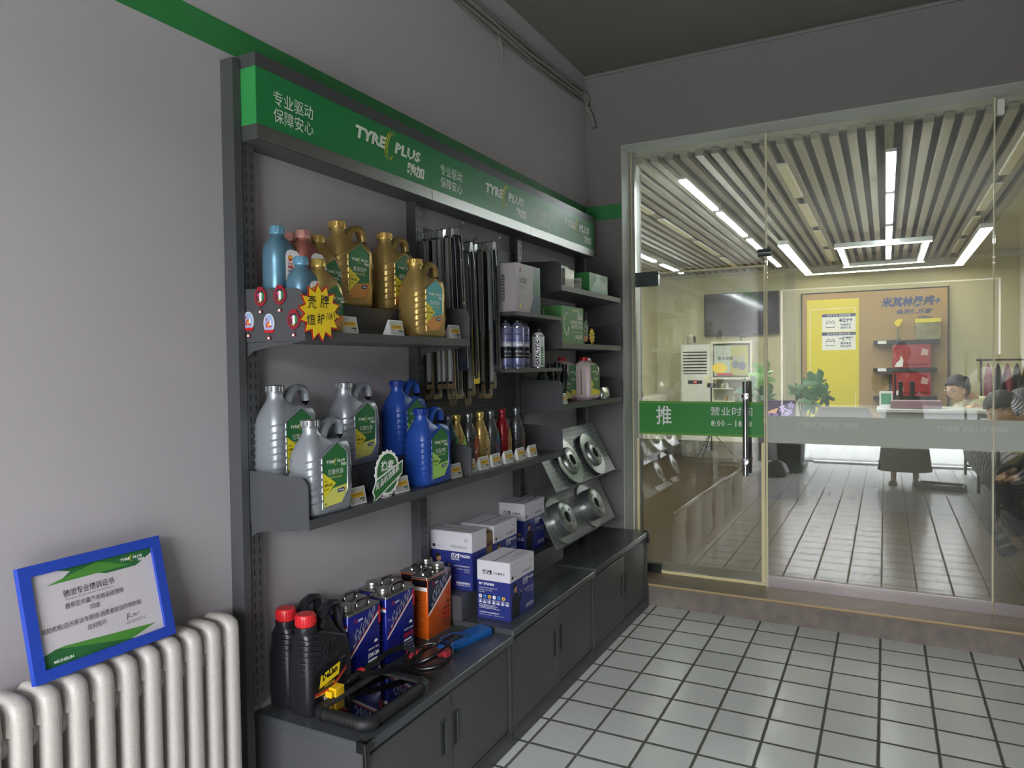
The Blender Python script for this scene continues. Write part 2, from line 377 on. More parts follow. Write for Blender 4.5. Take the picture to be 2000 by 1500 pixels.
b.build('frosted_band',p1)
M().box(.607,GY-.012,.118,1.712,GY+.012,BZ,mat('brushed_base_channel','A39A98',.28,.75,noise=.12,nscale=3)).build('base_channel',p1)
p2=pane('window_2',-.19,.595,2.045,2.795)
p3=pane('window_3',1.72,OX1,BZ,2.795)
M().box(1.72,GY+.0062,BZ,OX1,GY+.0072,.977,FILM).build('tinted_film',p3)
M().box(1.72,GY-.0072,.985,OX1,GY-.0062,1.142,FROST).build('frosted_band',p3)
M().box(1.72,GY-.012,.118,OX1,GY+.012,BZ,mat('brushed_base_channel')).build('base_channel',p3)
# seams, edges and side profile
t=M().box(.596,GY-.006,BZ,.606,GY+.006,2.795,SEAM).box(1.713,GY-.006,BZ,1.719,GY+.006,2.795,SEAM)
t.box(-.205,GY-.02,.132,-.188,GY+.02,2.795,ALU).box(-.217,GY-.012,.132,-.205,GY+.012,2.795,SEAM)
struct(t,'trim_5')
t=M().box(.555,GY-.02,2.085,.63,GY+.02,2.118,mat('patch_fitting','55595C',.3,.7)); t.tube([(.555,GY,2.1),(.63,GY,2.1)],.024,mat('patch_fitting'),10)
t.box(1.725,GY-.03,2.70,1.755,GY,2.775,mat('white_bracket','D5D5CC',.5))
struct(t,'trim_6')
d=struct(M().box(-.185,GY-.005,.150,.585,GY+.005,2.018,GLASS),'door_1')
M().box(-.185,GY-.0005-.006,2.018,.585,GY+.006,2.03,SEAM).box(.5855,GY-.006,.150,.592,GY+.006,2.03,SEAM).box(-.185,GY-.008,.132,.592,GY+.008,.149,mat('cream_door_sweep','DCCF9C',.4)).box(.57,GY-.008,.15,.588,GY+.004,.98,mat('cream_door_sweep')).box(-.188,GY-.008,.15,-.178,GY+.004,.98,mat('cream_door_sweep')).build('edge_seal',d)
M().box(-.176,GY+.0062,.150,.568,GY+.0072,.980,FILM).build('tinted_film',d)
DG=mat('door_band_green','2E8B35',.5); DG2=mat('door_band_light_green','5C9A33',.5)
b=M().box(-.172,GY-.0072,1.012,.583,GY-.0062,1.222,DG2).box(-.172,GY-.0078,1.026,.583,GY-.0072,1.208,DG)
b.text('推',(-.062,GY-.0082,1.075),X,Z,.098,.118,WHITE,.01)
b.text('营业时间',(.275,GY-.0082,1.138),X,Z,.245,.052,WHITE,0)
b.text('8:00 – 18:00',(.278,GY-.0082,1.072),X,Z,.242,.038,WHITE,.005)
b.build('green_band',d,'green film band with white opening hours')
HG=mat('steel_patch_hinge','6F7678',.25,.9)
M().box(-.188,GY-.018,1.945,-.04,GY+.018,2.035,HG).build('patch_hinge',d); M().box(-.188,GY-.018,.132,-.035,GY+.018,.19,HG).build('patch_hinge',d)
h=M()
for yy in (GY-.065,GY+.065): h.tube([(.49,yy,.79),(.49,yy,1.345)],.0165,CHROME if yy<GY else BLACK,16)
for zz in (.875,1.258):
    h.lathe([(.010,GY-.065),(.010,GY+.065)],CHROME,(.49,zz),12,axis='y'); h.lathe([(.0,GY-.090),(.019,GY-.088),(.023,GY-.075),(.022,GY-.060),(.012,GY-.05)],CHROME,(.49,zz),14,axis='y')
h.build('pull_handle',d,'tubular polished steel pull handle')
# ceiling cables are things; radiator and wall things follow
# ================================================================ shelving
def post(par,y,z1=2.33,w=.045):
    b=M().box(WX+.001,y-w/2,.47,WX+.045,y+w/2,z1,STEEL)
    z=.5
    while z<z1-.06:
        for dy in (-.010,.010): b.box(WX+.0445,y+dy-.002,z,WX+.0456,y+dy+.002,z+.018,STEELD)
        z+=.032
    return b.build('upright',par)
def shelf(par,y0,y1,z,xf=-.184,panels=(1,1),ph=.118,t=.027):
    b=M().box(WX+.03,y0,z-t,xf-.0045,y1,z-.0045,STEEL); b.box(xf-.004,y0,z-t,xf,y1,z,STEEL); 
    b.box(WX+.03,y0,z-.004,xf-.0045,y1,z-.0005,STEEL)
    s=b.build('shelf',par)
    for side,yy in ((0,y0-.0026),(1,y1+.0002)):
        if not panels[side]: continue
        xb=WX+.03; pl=[(xb,z-t),(xf-.001,z-t),(xf-.001,z+ph-.035)]+[(xf-.036+.035*math.cos(a*PI/12),z+ph-.035+.035*math.sin(a*PI/12)) for a in range(1,7)]+[(xb+.02,z+ph+.008),(xb,z+ph-.02)]
        q=M().prism(pl,(0,yy,0),X,Z,(0,.0025,0),STEEL)
        # supporting bracket with a swept lower edge
        br=[(xb-.01,z-t-.001),(xb-.01,z-.085),(xb+.012,z-.085),(xb+.018,z-.066),(xb+.04,z-.052),(xb+.09,z-.044),(xf-.06,z-t-.008),(xf-.02,z-t-.001)][::-1]
        br=br if True else br
        q.prism(br[::-1] if False else br[::-1],(0,yy+.004,0),X,Z,(0,.003,0),STEEL)
        q.build('side_panel',s)
    return s
def riser(par,y0,y1,z,h,x1=-.29):
    return M().rbox(WX+.035,y0,z,x1,y1,z+h,.003,STEEL,.002).build('stepped_riser',par)
BW=.8786; RY=[-2.756+BW*i for i in range(4)]
racks=[]
RL=['charcoal steel shelving bay nearest the radiator holding gold and silver oil jugs','middle charcoal steel shelving bay with pegboard holding hanging wiper packs','charcoal steel shelving bay beside the glass door with slanted brake disc racks']
def sign(par,y0,y1,endcap):
    xf,xb=-.35,WX+.005
    b=M().box(xb,y0,2.106,xf,y1,2.35,STEEL)
    b.box(xf,y0+.001,2.1495,xf+.0012,y1-.0005,2.310,SIGNG)
    if endcap: b.box(xb+.02,y0-.0012,2.1495,xf+.0008,y0,2.310,SIGNG2)
    ex=xf+.0018
    b.text('专业驱动',(ex,y0+.063,2.222),Y,Z,.163,.042,OFFW,0); b.text('保障安心',(ex,y0+.063,2.172),Y,Z,.163,.042,OFFW,0)
    logo(b,(ex,y0+.42,2.228),Y,Z,.0425)
    o=b.build('header_sign',par,'green sign with white slogan and word mark')
    M().box(xf,y0+.002,2.108,xf+.0022,y1-.001,2.149,mat('satin_steel_trim','A9AAA6',.32,.95)).build('lower_trim',o)
    return o
for i in range(3):
    r=thing('shelving_bay',(0,0,0),0,RL[i],'shelf rack','charcoal shelving bays along the left wall')
    y0,y1=RY[i],RY[i+1]; racks.append(r)
    sign(r,y0,y1,i==0)
    if i==0:
        M().box(WX+.001,y0-.03,0,WX+.05,y0-.004,2.335,STEEL).build('end_upright',r)
    post(r,y0+.024 if i==0 else y0+.0); 
    if i==2: post(r,y1-.024)
    if i==0:
        shelf(r,y0+.003,y1-.006,1.56); riser(r,y0+.01,y1-.012,1.56,.095)
        shelf(r,y0+.003,y1-.006,1.037); riser(r,y0+.01,y1-.012,1.037,.098,-.31)
    if i==1:
        shelf(r,y0+.003,y1-.006,1.037); 
        M().box(WX+.012,y0+.025,1.20,WX+.022,y1-.025,2.02,peg_mat()).build('pegboard',r)
        s=shelf(r,y0+.385,y1-.003,1.69,panels=(0,0),t=.016); s=shelf(r,y0+.385,y1-.003,1.444,panels=(0,0),t=.017)
    if i==2:
        for z in (1.85,1.566,1.262): shelf(r,y0+.003,y1-.003,z)
        # two slanted perforated shelves with a lip
        for (xa,za,xb,zb) in ((-.375,1.10,-.228,.822),(-.375,.83,-.232,.533)):
            Lp=Vector((xa,0,za)); D=(Vector((xb,0,zb))-Lp); L_=D.length; D.normalize(); Nn=Vector((-D.z,0,D.x))
            if Nn.x<0: Nn=-Nn
            b=M().prism([(0,0),(L_,0),(L_,.0025),(0,.0025)],Lp+Vector((0,y0+.005,0)),D,Nn,(0,BW-.01,0),mat('slanted_perforated_steel','8A8E8C',.38,.5))
            b.prism([(L_,0),(L_+.003,0),(L_+.003,.03),(L_,.03)],Lp+Vector((0,y0+.005,0)),D,Nn,(0,BW-.01,0),STEEL)
            hb=b; HOLE=mat('punched_hole_black','0C0D0D',.8)
            ny=34; nz=12
            for a in range(ny):
                for c_ in range(nz):
                    O=Lp+D*(.02+c_*.0245)+Nn*.0029+Vector((0,y0+.03+a*.0245,0))
                    hb.flat([(-.0022,-.0038),(.0022,-.0038),(.0022,.0038),(-.0022,.0038)],O,(0,1,0),D*-1,HOLE)
            b.build('slanted_shelf',r)
# -------- base cabinets
CX=-.035; CYS=[-2.718+BW*i for i in range(4)]; CZS=[.429,.449,.4566]
CL=['charcoal base cabinet under the black jugs and tin cans, nearest the radiator','middle charcoal base cabinet under the white and blue battery boxes','charcoal base cabinet with empty top below the brake discs']
cap=mat('black_corner_cap','0E0F10',.3)
for i in range(3):
    y0,y1,z=CYS[i],CYS[i+1],CZS[i]
    c=thing('base_cabinet',(0,0,0),0,CL[i],'cabinet','charcoal base cabinets along the left wall')
    M().box(WX+.001,y0+.004,.05,CX-.014,y1-.002,z-.03,STEEL).box(WX+.001,y0+.006,0,CX-.006,y1-.001,.052,STEEL).box(CX-.015,y0+.004,.05,CX-.008,y0+.022,z-.03,STEEL).box(CX-.015,y1-.02,.05,CX-.008,y1-.002,z-.03,STEEL).box(CX-.015,y0+.02,.05,CX-.008,y1-.02,.065,STEEL).box(CX-.0139,y0+.02,z-.043,CX-.0135,y1-.02,z-.03,STEELD).build('carcass',c)
    M().rbox(WX+.001,y0,z-.03,CX,y1,z,.004,mat('cabinet_top_steel','515456',.25,.3,bump=.05,bscale=500),.003).build('top',c)
    ym=(y0+y1)/2
    for k,(a,b_,dx) in enumerate(((y0+.022,ym+.01,0),(ym-.008,y1-.02,-.004))):
        dr=M().rbox(CX-.0135+dx,a,.066,CX-.0085+dx,b_,z-.045,.003,STEEL,.002).build('door',c)
        hy=(ym-.055) if k==0 else (ym+.022)
        fx=CX-.0085+dx
        M().box(fx,hy,.20,fx+.0012,hy+.034,.315,mat('handle_rim','45484B',.3,.5)).box(fx+.0012,hy+.004,.205,fx+.0018,hy+.03,.31,STEELD).box(fx+.0018,hy+.024,.207,fx+.005,hy+.029,.308,STEEL).build('recessed_handle',dr)
    if i!=1:
        yy=y0 if i==0 else y1; sg=1 if i==0 else -1
        b=M().rbox(CX-.03,min(yy-.004*sg,yy+.012*sg),z-.028,CX+.005,max(yy-.004*sg,yy+.012*sg),z+.004,.004,cap); b.rbox(CX-.008,min(yy-.003*sg,yy+.035*sg),z-.026,CX+.006,max(yy-.003*sg,yy+.035*sg),z+.004,.004,cap); b.rbox(CX-.008,min(yy-.003*sg,yy+.014*sg),z-.07,CX+.006,max(yy-.003*sg,yy+.014*sg),z-.02,.004,cap)
        b.build('corner_cap',c)
tag(M().rbox(WX+.001,-1.848,.449,-.26,-.84,.549,.004,STEEL,.002).build('display_riser'),'long low charcoal steel step on the middle cabinet under the rear battery boxes','display stand')
# -------- radiator
RP=mat('speckled_white_radiator_paint','B4AFA8',.45,noise=.10,nscale=260,bump=.5,bscale=160)
rad=thing('radiator',(0,0,0),0,'white speckled column radiator on the grey wall below the blue framed certificate','radiator')
def rad_section(y):
    b=M()
    xb,xf=-.445,-.328
    b.loft([(.10,xb+.01,xf-.01,y-.015,y+.015,.012),(.12,xb,xf,y-.021,y+.021,.016),(.755,xb,xf,y-.021,y+.021,.018),(.775,xb+.002,xf-.004,y-.020,y+.020,.017),(.787,xb+.012,xf-.018,y-.016,y+.016,.014),(.792,xb+.025,xf-.035,y-.009,y+.009,.009)],RP,5)
    for zz in (.70,.17): b.lathe([(.036,y-.0292),(.036,y+.0292)],RP,(-.388,zz),16,axis='y')
    b.loft([(.72,xb+.02,xf-.014,y-.029,y+.029,.01),(.765,xb+.02,xf-.02,y-.0285,y+.0285,.01),(.776,xb+.03,xf-.03,y-.024,y+.024,.01)],RP,3)
    return b
for k in range(17):
    rad_section(-2.888-.0592*k).build('radiator_section',rad)
M().tube([(-.388,-2.86,.17),(-.388,-2.80,.17),(-.388,-2.80,0)],.012,RP,8).build('supply_pipe',rad)
# -------- framed certificate leaning on the wall
BLU=mat('cobalt_blue_frame','2443A8',.4,bump=.05,bscale=400)
PAPER=mat('certificate_paper','CFC9CC',.45,bump=.15,bscale=9)
CG=mat('certificate_dark_green','2C6B3A',.5); CG2=mat('certificate_light_green','4F8F3A',.5); INK=mat('dark_ink','303035',.6)
ce=thing('framed_certificate',(-.372,-3.382,.7935),0,'blue framed training certificate leaning on the wall atop the white radiator','picture frame')
ce.rotation_euler=Euler((math.radians(0),math.radians(-13.5),0))
FW,FH=.335,.248
b=M()
def frbar(p): b.prism(p,(0,0,0),Y,Z,(.016,0,0),BLU)
t_=.024
frbar([(0,0),(FW,0),(FW-t_,t_),(t_,t_)]);frbar([(FW,0),(FW,FH),(FW-t_,FH-t_),(FW-t_,t_)]);frbar([(FW,FH),(0,FH),(t_,FH-t_),(FW-t_,FH-t_)]);frbar([(0,FH),(0,0),(t_,t_),(t_,FH-t_)])
b.build('frame',ce)
b=M().box(.001,t_-.002,t_-.002,.008,FW-t_+.002,FH-t_+.002,PAPER)
x_=.0084
def F(pl,m_,dx=0): b.flat(pl,(x_+dx,0,0),Y,Z,m_)
a0,a1,c0,c1=t_,FW-t_,t_,FH-t_
F([(a0+.055,c1-.028),(a1-.045,c1-.028),(a1,c1),(a0+.10,c1)],CG); F([(a0+.03,c1-.028),(a1-.06,c1-.028),(a0+.15,c1-.002)],CG2,.0002)
F([(a1-.045,c1-.0285),(a1,c1),(a1,c1-.0)],CG); 
F([(a1-.12,c1-.034),(a1-.045,c1-.034),(a1,c1-.012),(a1,c1),(a0+.06,c1)],CG,.0001)
F([(a0,c0),(a1-.08,c0+.0),(a0+.03,c0+.035),(a0,c0+.027)],CG,.0001); F([(a0+.03,c0+.035),(a1-.09,c0+.0),(a1-.02,c0+.018),(a0+.05,c0+.036)],CG2)
xo=x_+.0004
b.text('驰加专业培训证书',(xo,.088,.162),Y,Z,.118,.016,INK,.003); b.text('Tyreplus Professional Certification',(xo,.09,.1535),Y,Z,.112,.006,mat('grey_ink','77777A',.6))
b.text('鹿泉区共赢汽车用品经销处',(xo,.088,.136),Y,Z,.138,.0125,INK); b.text('闫成',(xo,.142,.119),Y,Z,.022,.012,INK)
b.text('驰加老板/店长客诉专题班-消费者投诉的预防和',(xo,.030,.096),Y,Z,.232,.0125,INK); b.text('应对技巧',(xo,.128,.076),Y,Z,.045,.0125,INK)
logo(b,(xo,.228,c1-.017),Y,Z,.0065,WHITE,LOGOY); b.text('MICHELIN',(xo,.046,.030),Y,Z,.042,.0065,WHITE,.03,.2)
b.tube([(xo,.222,.070),(xo,.224,.085),(xo,.230,.083),(xo,.226,.076),(xo,.236,.073),(xo,.240,.081),(xo,.244,.074),(xo,.254,.081)],.0006,INK,4)
for zz in (.065,.061): b.box(xo,.218,zz,xo+.0001,.268,zz+.0008,INK)
b.build('certificate_sheet',ce)
M().box(.0115,t_-.001,t_-.001,.0125,FW-t_+.001,FH-t_+.001,tint_mat('thin_clear_cover',(.96,.96,.96))).build('cover_sheet',ce)
# -------- cables under the ceiling
CAB=mat('painted_grey_cable','77756F',.7)
b=M()
for dz,dx,rr in ((0,0,.013),(-.028,.002,.010),(.024,.004,.008),(-.05,-.001,.007)):
    pts=[(WX+.014+dx,-6,3.09+dz)]
    for k in range(26): yy=-6+5.95*k/25; pts.append((WX+.014+dx,yy,3.10+dz+.005*math.sin(k*1.7+dz*90)+(.03 if k>22 else 0)*(k-22)/3))
    b.tube(pts,rr,CAB,6)
tag(b.build('cable_bundle'),'bundle of grey painted cables running below the ceiling along the left wall','cable')
b=M(); b.tube([(WX+.02,-.05,3.15),(WX+.03,0,3.12),(-.43,0.0,3.06),(-.405,.005,3.0),(-.385,.005,2.93)],.014,CAB,8); b.tube([(WX+.02,-.05,3.14),(WX+.02,0.0,3.09),(-.435,.005,3.02),(-.40,.005,2.955),(-.385,.005,2.93)],.009,CAB,6)
tag(b.build('cable'),'loose cable end hanging down in the ceiling corner by the shop window','cable')
tag(M().tube([(WX+.01,-1.16,3.08),(WX+.012,-1.12,3.04),(WX+.012,-1.10,3.0),(WX+.012,-1.095,2.93)],[.009,.009,.007,.004],CAB,6).build('cable'),'short tapered cable stub hanging from the bundle midway along the wall','cable')
# ================================================================ goods on the shelves
# local frame of every pack: x = width, front = -y, z up; rz=90 degrees turns the front to the room
RZ=PI/2
GOLD=mat('gold_plastic','B0965A',.30,.6); GOLDC=mat('gold_cap','C9AC62',.26,.65)
SILV=mat('silver_plastic','9DA2A8',.34,.55); SILC=mat('silver_cap','B9BCBE',.22,.85)
BLUE=mat('deep_blue_plastic','20428F',.3); BLUEC=mat('deep_blue_cap','14307F',.35)
LGRN=mat('label_green','2A6E3C',.4); LTEAL=mat('label_teal','4AA9A8',.4); LYEL=mat('label_yellow','E8D92E',.4); LPALE=mat('label_pale_yellow','D8D868',.4); LORG=mat('label_orange','CF8A3C',.4); LLG=mat('label_light_green','9CCB5E',.4)
INKB=mat('black_ink','0C0C10',.5); NAVY=mat('navy_print','202F6C',.4)
def jug(name,body,capm,greens,low,tri,grade,title,label,group=None,W=.175,T=.10,sub='强劲抗磨'):
    o=thing(name,(0,0,0),0,label,'oil jug',group)
    h=T/2; b=M()
    b.loft([(0,.008,W-.008,-h+.008,h-.008,.02),(.010,0,W,-h,h,.026),(.150,0,W-.003,-h,h,.026),(.178,.003,W-.02,-h+.003,h-.003,.026),(.202,.011,.118,-.041,.041,.03),(.224,.0205,.082,-.030,.030,.028),(.236,.0245,.0705,-.023,.023,.023),(.250,.0245,.0705,-.023,.023,.023)],body,6)
    b.loft([(.14,.060,W-.003,-.046,.046,.012),(.178,.068,W-.003,-.046,.046,.014),(.204,.086,W-.006,-.043,.043,.016,-.006),(.214,.098,W-.014,-.036,.036,.014,-.006)],body,4)
    for k in range(7):
        z=.032+k*.0205
        pts=[(.036,-h-.0005,z+.012),(.027,-h-.0005,z+.0085)]+[(.026-.026*math.sin(a*PI/10)*1.0-.0005,-h+.026-.026*math.cos(a*PI/10)-.0005,z+.0085-.0017*a) for a in range(1,6)]
        b.tube(pts,.0032,body,6)
        b.tube([(p[0],-p[1],p[2]) for p in pts],.003,body,5)
    fr=[(.037,.020),(.117,.026),(.144,.062),(.144,.176),(.101,.206),(.037,.168)]
    b.tube([(p[0],-h-.0002,p[1]) for p in fr],.0026,body,6,loop=True,up=(0,1,0))
    # moulded notch on the handle side
    b.tube([(.150,-h+.002,.03),(.166,-h+.006,.07),(.169,-h+.008,.13),(.160,-h+.006,.185)],.0035,body,6)
    b.build('body',o,ang=50)
    hd=M(); pts=[(.066,0,.190),(.080,0,.216),(.098,0,.242),(.118,0,.259),(.138,0,.2645),(.155,0,.260),(.166,0,.245),(.169,0,.222),(.168,0,.19),(.164,0,.150)]
    hd.tube(pts,[.020,.0175,.0145,.0125,.0115,.012,.012,.0115,.012,.013],body,10,flat=1.45,up=(0,0,1)); hd.build('handle',o)
    c=M(); prof=[]
    c.lathe([(.0,.2735),(.022,.2735),(.0258,.271),(.0258,.254),(.0275,.2525),(.0275,.249),(.024,.248),(.0,.248)][::-1],capm,(.0475,0),20)
    for k in range(14):
        a=2*PI*k/14; c.box(.0475+.0262*math.cos(a)-.0016,.0262*math.sin(a)-.0016,.2555,.0475+.0262*math.cos(a)+.0016,.0262*math.sin(a)+.0016,.270,capm)
    c.build('cap',o)
    l=M(); y=-h-.0012; P=lambda pl,m_,d=0:l.flat(pl,(0,y-d,0),X,Z,m_)
    P([(.040,.0235),(.1155,.0285),(.141,.0635),(.141,.174),(.101,.2025),(.040,.166)],greens)
    P([(.040,.0235),(.1155,.0285),(.141,.0635),(.141,.080),(.080,.0735),(.040,.05)],low,.0002)
    P([(.040,.047),(.0925,.0875),(.040,.122)],tri,.0004)
    l2=y-.0007
    logo(l,(.052,l2,.146),X,Z,.0090)
    l.text(title,(.060,l2,.112),X,Z,.066,.0165,OFFW,0); l.text(sub,(.060,l2,.102),X,Z,.058,.0065,LPALE)
    l.text(grade,(.044,l2,.080),X,Z,.034,.010,INKB,.03); l.text('全合成',(.044,l2,.070),X,Z,.018,.006,INKB); l.text('API SP',(.044,l2,.095),X,Z,.014,.004,INKB,.02)
    l.text('4L',(.045,l2,.029),X,Z,.009,.006,INKB,.02)
    l.prism([(.098,.063),(.102,.058),(.126,.060),(.130,.066),(.126,.071),(.102,.069)],(0,y-.0004,0),X,Z,(0,-.0008,0),NAVY); l.text('qoilmax',(.102,y-.0014,.061),X,Z,.024,.007,WHITE,.03)
    l.build('label',o)
    return o
def put(o,x,y,z,rz=RZ): o.location=(x,y,z); o.rotation_euler=(0,0,rz); return o
U1=1.5602; U2=U1+.0952; L1=1.0372; L2=L1+.0982
g1=put(jug('oil_jug',GOLD,GOLDC,LTEAL,LORG,LYEL,'5W-40','尊享保护','gold oil jug with a teal label at the front edge of the upper shelf'),-.238,-2.205,U1)
g2=put(jug('oil_jug',GOLD,GOLDC,LGRN,LORG,LYEL,'5W-30','尊享保护','large gold oil jug on the upper riser with green 5W-30 label fully visible'),-.345,-2.480,U2)
dup(g2,(-.345,-2.235,U2),RZ,'gold oil jug with green label on the riser, half hidden behind the teal-labelled jug')
s1=put(jug('oil_jug',SILV,SILC,LGRN,LPALE,LYEL,'0W-20','引擎先锋','silver oil jug with 0W-20 label standing at the front left corner of the lower shelf'),-.240,-2.732,L1)
dup(s1,(-.365,-2.776+.035,L2),RZ,'silver oil jug on the riser nearest the left upright, behind the front one')
put(jug('oil_jug',SILV,SILC,LGRN,LPALE,LYEL,'5W-30','引擎先锋','silver oil jug with 5W-30 label on the riser in the middle of the lower shelf'),-.365,-2.438,L2)
b1=put(jug('oil_jug',BLUE,BLUEC,LGRN,LLG,LLG,'5W-40','优品护航','blue oil jug with green 5W-40 label at the front of the lower shelf'),-.240,-2.180,L1)
dup(b1,(-.365,-2.150,L2),RZ,'blue oil jug on the riser behind the front blue jug')
# one litre bottles
def bottle(name,body,capm,label,kind,group=None,W=.112,T=.072,H=.212,cat='oil bottle'):
    o=thing(name,(0,0,0),0,label,cat,group); h=T/2; b=M(); cx=.040
    b.loft([(0,.006,W-.006,-h+.006,h-.006,.02),(.008,0,W,-h,h,.028),(H*.55,0,W,-h,h,.028),(H*.66,.001,W-.010,-h,h,.028),(H*.76,.006,W-.032,-h+.004,h-.004,.028),(H*.83,cx-.024,cx+.028,-.023,.023,.022),(H*.86,cx-.0175,cx+.0175,-.0175,.0175,.0175),(H*.9,cx-.0175,cx+.0175,-.0175,.0175,.0175)],body,6)
    if kind=='gold':
        for k in range(6):
            z=.028+k*.02
            b.tube([(.030,-h-.0005,z+.010),(.024,-h-.0005,z+.007)]+[(.028-.028*math.sin(a*PI/10)-.0005,-h+.028-.028*math.cos(a*PI/10)-.0005,z+.007-.0015*a) for a in range(1,6)],.0024,body,5)
    else:
        for z in (.014,.020): b.loft([(z,-.0006,W+.0006,-h-.0006,h+.0006,.028),(z+.002,-.0012,W+.0012,-h-.0012,h+.0012,.028),(z+.004,-.0006,W+.0006,-h-.0006,h+.0006,.028)],body,6)
    b.build('body',o,ang=50)
    c=M(); c.lathe([(0,H*.885),(.0195,H*.885),(.0205,H*.89),(.0205,H*.985),(.018,H),(0,H)],capm,(cx,0),18 if kind=='gold' else 6*3)
    for k in range(12):
        a=2*PI*k/12; c.box(cx+.0205*math.cos(a)-.001,.0205*math.sin(a)-.001,H*.9,cx+.0205*math.cos(a)+.001,.0205*math.sin(a)+.001,H*.98,capm)
    c.build('cap',o)
    l=M(); y=-h-.0008; P=lambda pl,m_,d=0:l.flat(pl,(0,y-d,0),X,Z,m_)
    if kind=='gold':
        P([(.036,.018),(.085,.018),(.100,.04),(.100,.105),(.075,.140),(.036,.118)],LGRN); P([(.036,.018),(.085,.018),(.100,.04),(.100,.05),(.036,.045)],LORG,.0002)
        logo(l,(.040,y-.0006,.096),X,Z,.0068); l.text('尊享保护',(.042,y-.0006,.072),X,Z,.048,.012,OFFW); l.text('全合成机油',(.044,y-.0006,.062),X,Z,.04,.005,LYEL)
    else:
        P([(.034,.030),(W-.012,.030),(W-.010,.100),(W-.018,.128),(.080,.142)]+[(.055+.021*math.cos(a),.124+.020*math.sin(a)) for a in (PI*.5,PI*.7,PI*.85,PI)],WHITE)
        # scallop emblem
        P([(.052+.0085*math.cos(a*PI/8+(-.15*PI if 0 else 0)),.119+.0085*math.sin(a*PI/8)) for a in range(-2,11)]+[(.048,.110)],mat('emblem_red','C8281E',.4),.0003)
        P([(.052+.0068*math.cos(a*PI/8),.1195+.0068*math.sin(a*PI/8)) for a in range(-1,10)],mat('emblem_yellow','F0C020',.4),.0006)
        l.text('Shell',(.043,y-.0006,.100),X,Z,.018,.0075,RED,.02); l.text('HELIX',(.042,y-.0006,.088),X,Z,.040,.010,RED,.05); l.text('ULTRA',(.042,y-.0006,.077),X,Z,.036,.008,NAVY,.05); l.text('SPECIAL',(.042,y-.0006,.067),X,Z,.034,.0075,RED,.03); l.text('0W-20',(.042,y-.0006,.056),X,Z,.028,.008,mat('grey_ink'),0)
        P([(.076,.128),(.098,.122),(.098,.108),(.074,.112)],NAVY if 'blue' in label else RED,.0004)
        P([(.034,.034),(W-.012,.034),(W-.012,.046),(.034,.046)],NAVY,.0004)
    l.build('label',o); return o
SB=mat('metallic_light_blue','5F8598',.3,.45); SBC=mat('metallic_light_blue_cap','6E9DB5',.3,.35); PK=mat('metallic_copper_pink','9A6255',.3,.45); PKC=mat('copper_pink_cap','C58E84',.3,.4)
bs=put(bottle('oil_bottle',SB,SBC,'light blue oil bottle standing highest at the left end of the upper shelf','shell'),-.335,-2.742,U2)
dup(bs,(-.245,-2.708-.035,U1),RZ,'light blue oil bottle at the shelf front, below the higher light blue bottle')
bp=put(bottle('oil_bottle',PK,PKC,'copper pink oil bottle beside the tall light blue bottle, its white label visible','shell'),-.320,-2.655,U2)
dup(bp,(-.385,-2.635,U2),RZ,'copper pink oil bottle at the very back, mostly hidden behind the other pink one')
bg_=put(bottle('oil_bottle',GOLD,GOLDC,'small gold oil bottle behind the yellow starburst price card','gold',W=.118),-.235,-2.683,U1)
dup(bg_,(-.335,-2.575,U2),RZ,'small gold oil bottle on the riser between the pink bottle and the large gold jug')
# slim half-shadowed bottles in the middle bay
def slim(body,capm,lab,inkc,label):
    o=thing('additive_bottle',(0,0,0),0,label,'oil bottle','row of slim oil bottles on the middle lower shelf'); W,T,H=.078,.058,.226; h=T/2; cx=.034; b=M()
    b.loft([(0,.004,W-.004,-h+.004,h-.004,.018),(.006,0,W,-h,h,.024),(H*.5,0,W,-h,h,.024),(H*.68,.004,W-.014,-h+.003,h-.003,.024),(H*.78,.012,W-.026,-.021,.021,.020),(H*.84,cx-.0145,cx+.0145,-.0145,.0145,.0145),(H*.9,cx-.0145,cx+.0145,-.0145,.0145,.0145)],body,5)
    for k in range(7):
        z=.03+k*.016
        b.tube([(.030,-h-.0005,z+.009),(.022,-h-.0005,z+.005)]+[(.024-.024*math.sin(a*PI/10)-.0005,-h+.024-.024*math.cos(a*PI/10)-.0005,z+.005-.0012*a) for a in range(1,6)],.0022,body,5)
    b.build('body',o,ang=50)
    c=M(); c.lathe([(0,H*.885),(.0165,H*.885),(.0175,H*.895),(.0175,H*.98),(.015,H),(0,H)],capm,(cx,0),16); c.build('cap',o)
    l=M(); y=-h-.0008
    l.flat([(.030,.02),(.066,.02),(.070,.09),(.050,.145),(.030,.10)],(0,y,0),X,Z,lab)
    l.text('SK',(.034,y-.0004,.060),X,Z,.020,.014,inkc,.05); l.flat([(.050,.092),(.053,.084),(.062,.080),(.054,.076)],(0,y-.0004,0),X,Z,inkc); l.flat([(.049,.10),(.051,.10),(.051,.135),(.049,.135)],(0,y-.0005,0),X,Z,LLG); l.flat([(.049,.025),(.051,.025),(.051,.055),(.049,.055)],(0,y-.0005,0),X,Z,GOLDC)
    l.build('label',o); return o
GM=mat('gunmetal_plastic','5C5F62',.28,.7); GMC=mat('gunmetal_cap','7A7D80',.25,.8); TL=mat('dark_teal_plastic','1F4046',.35,.3); MAR=mat('maroon_plastic','7E1519',.3,.3)
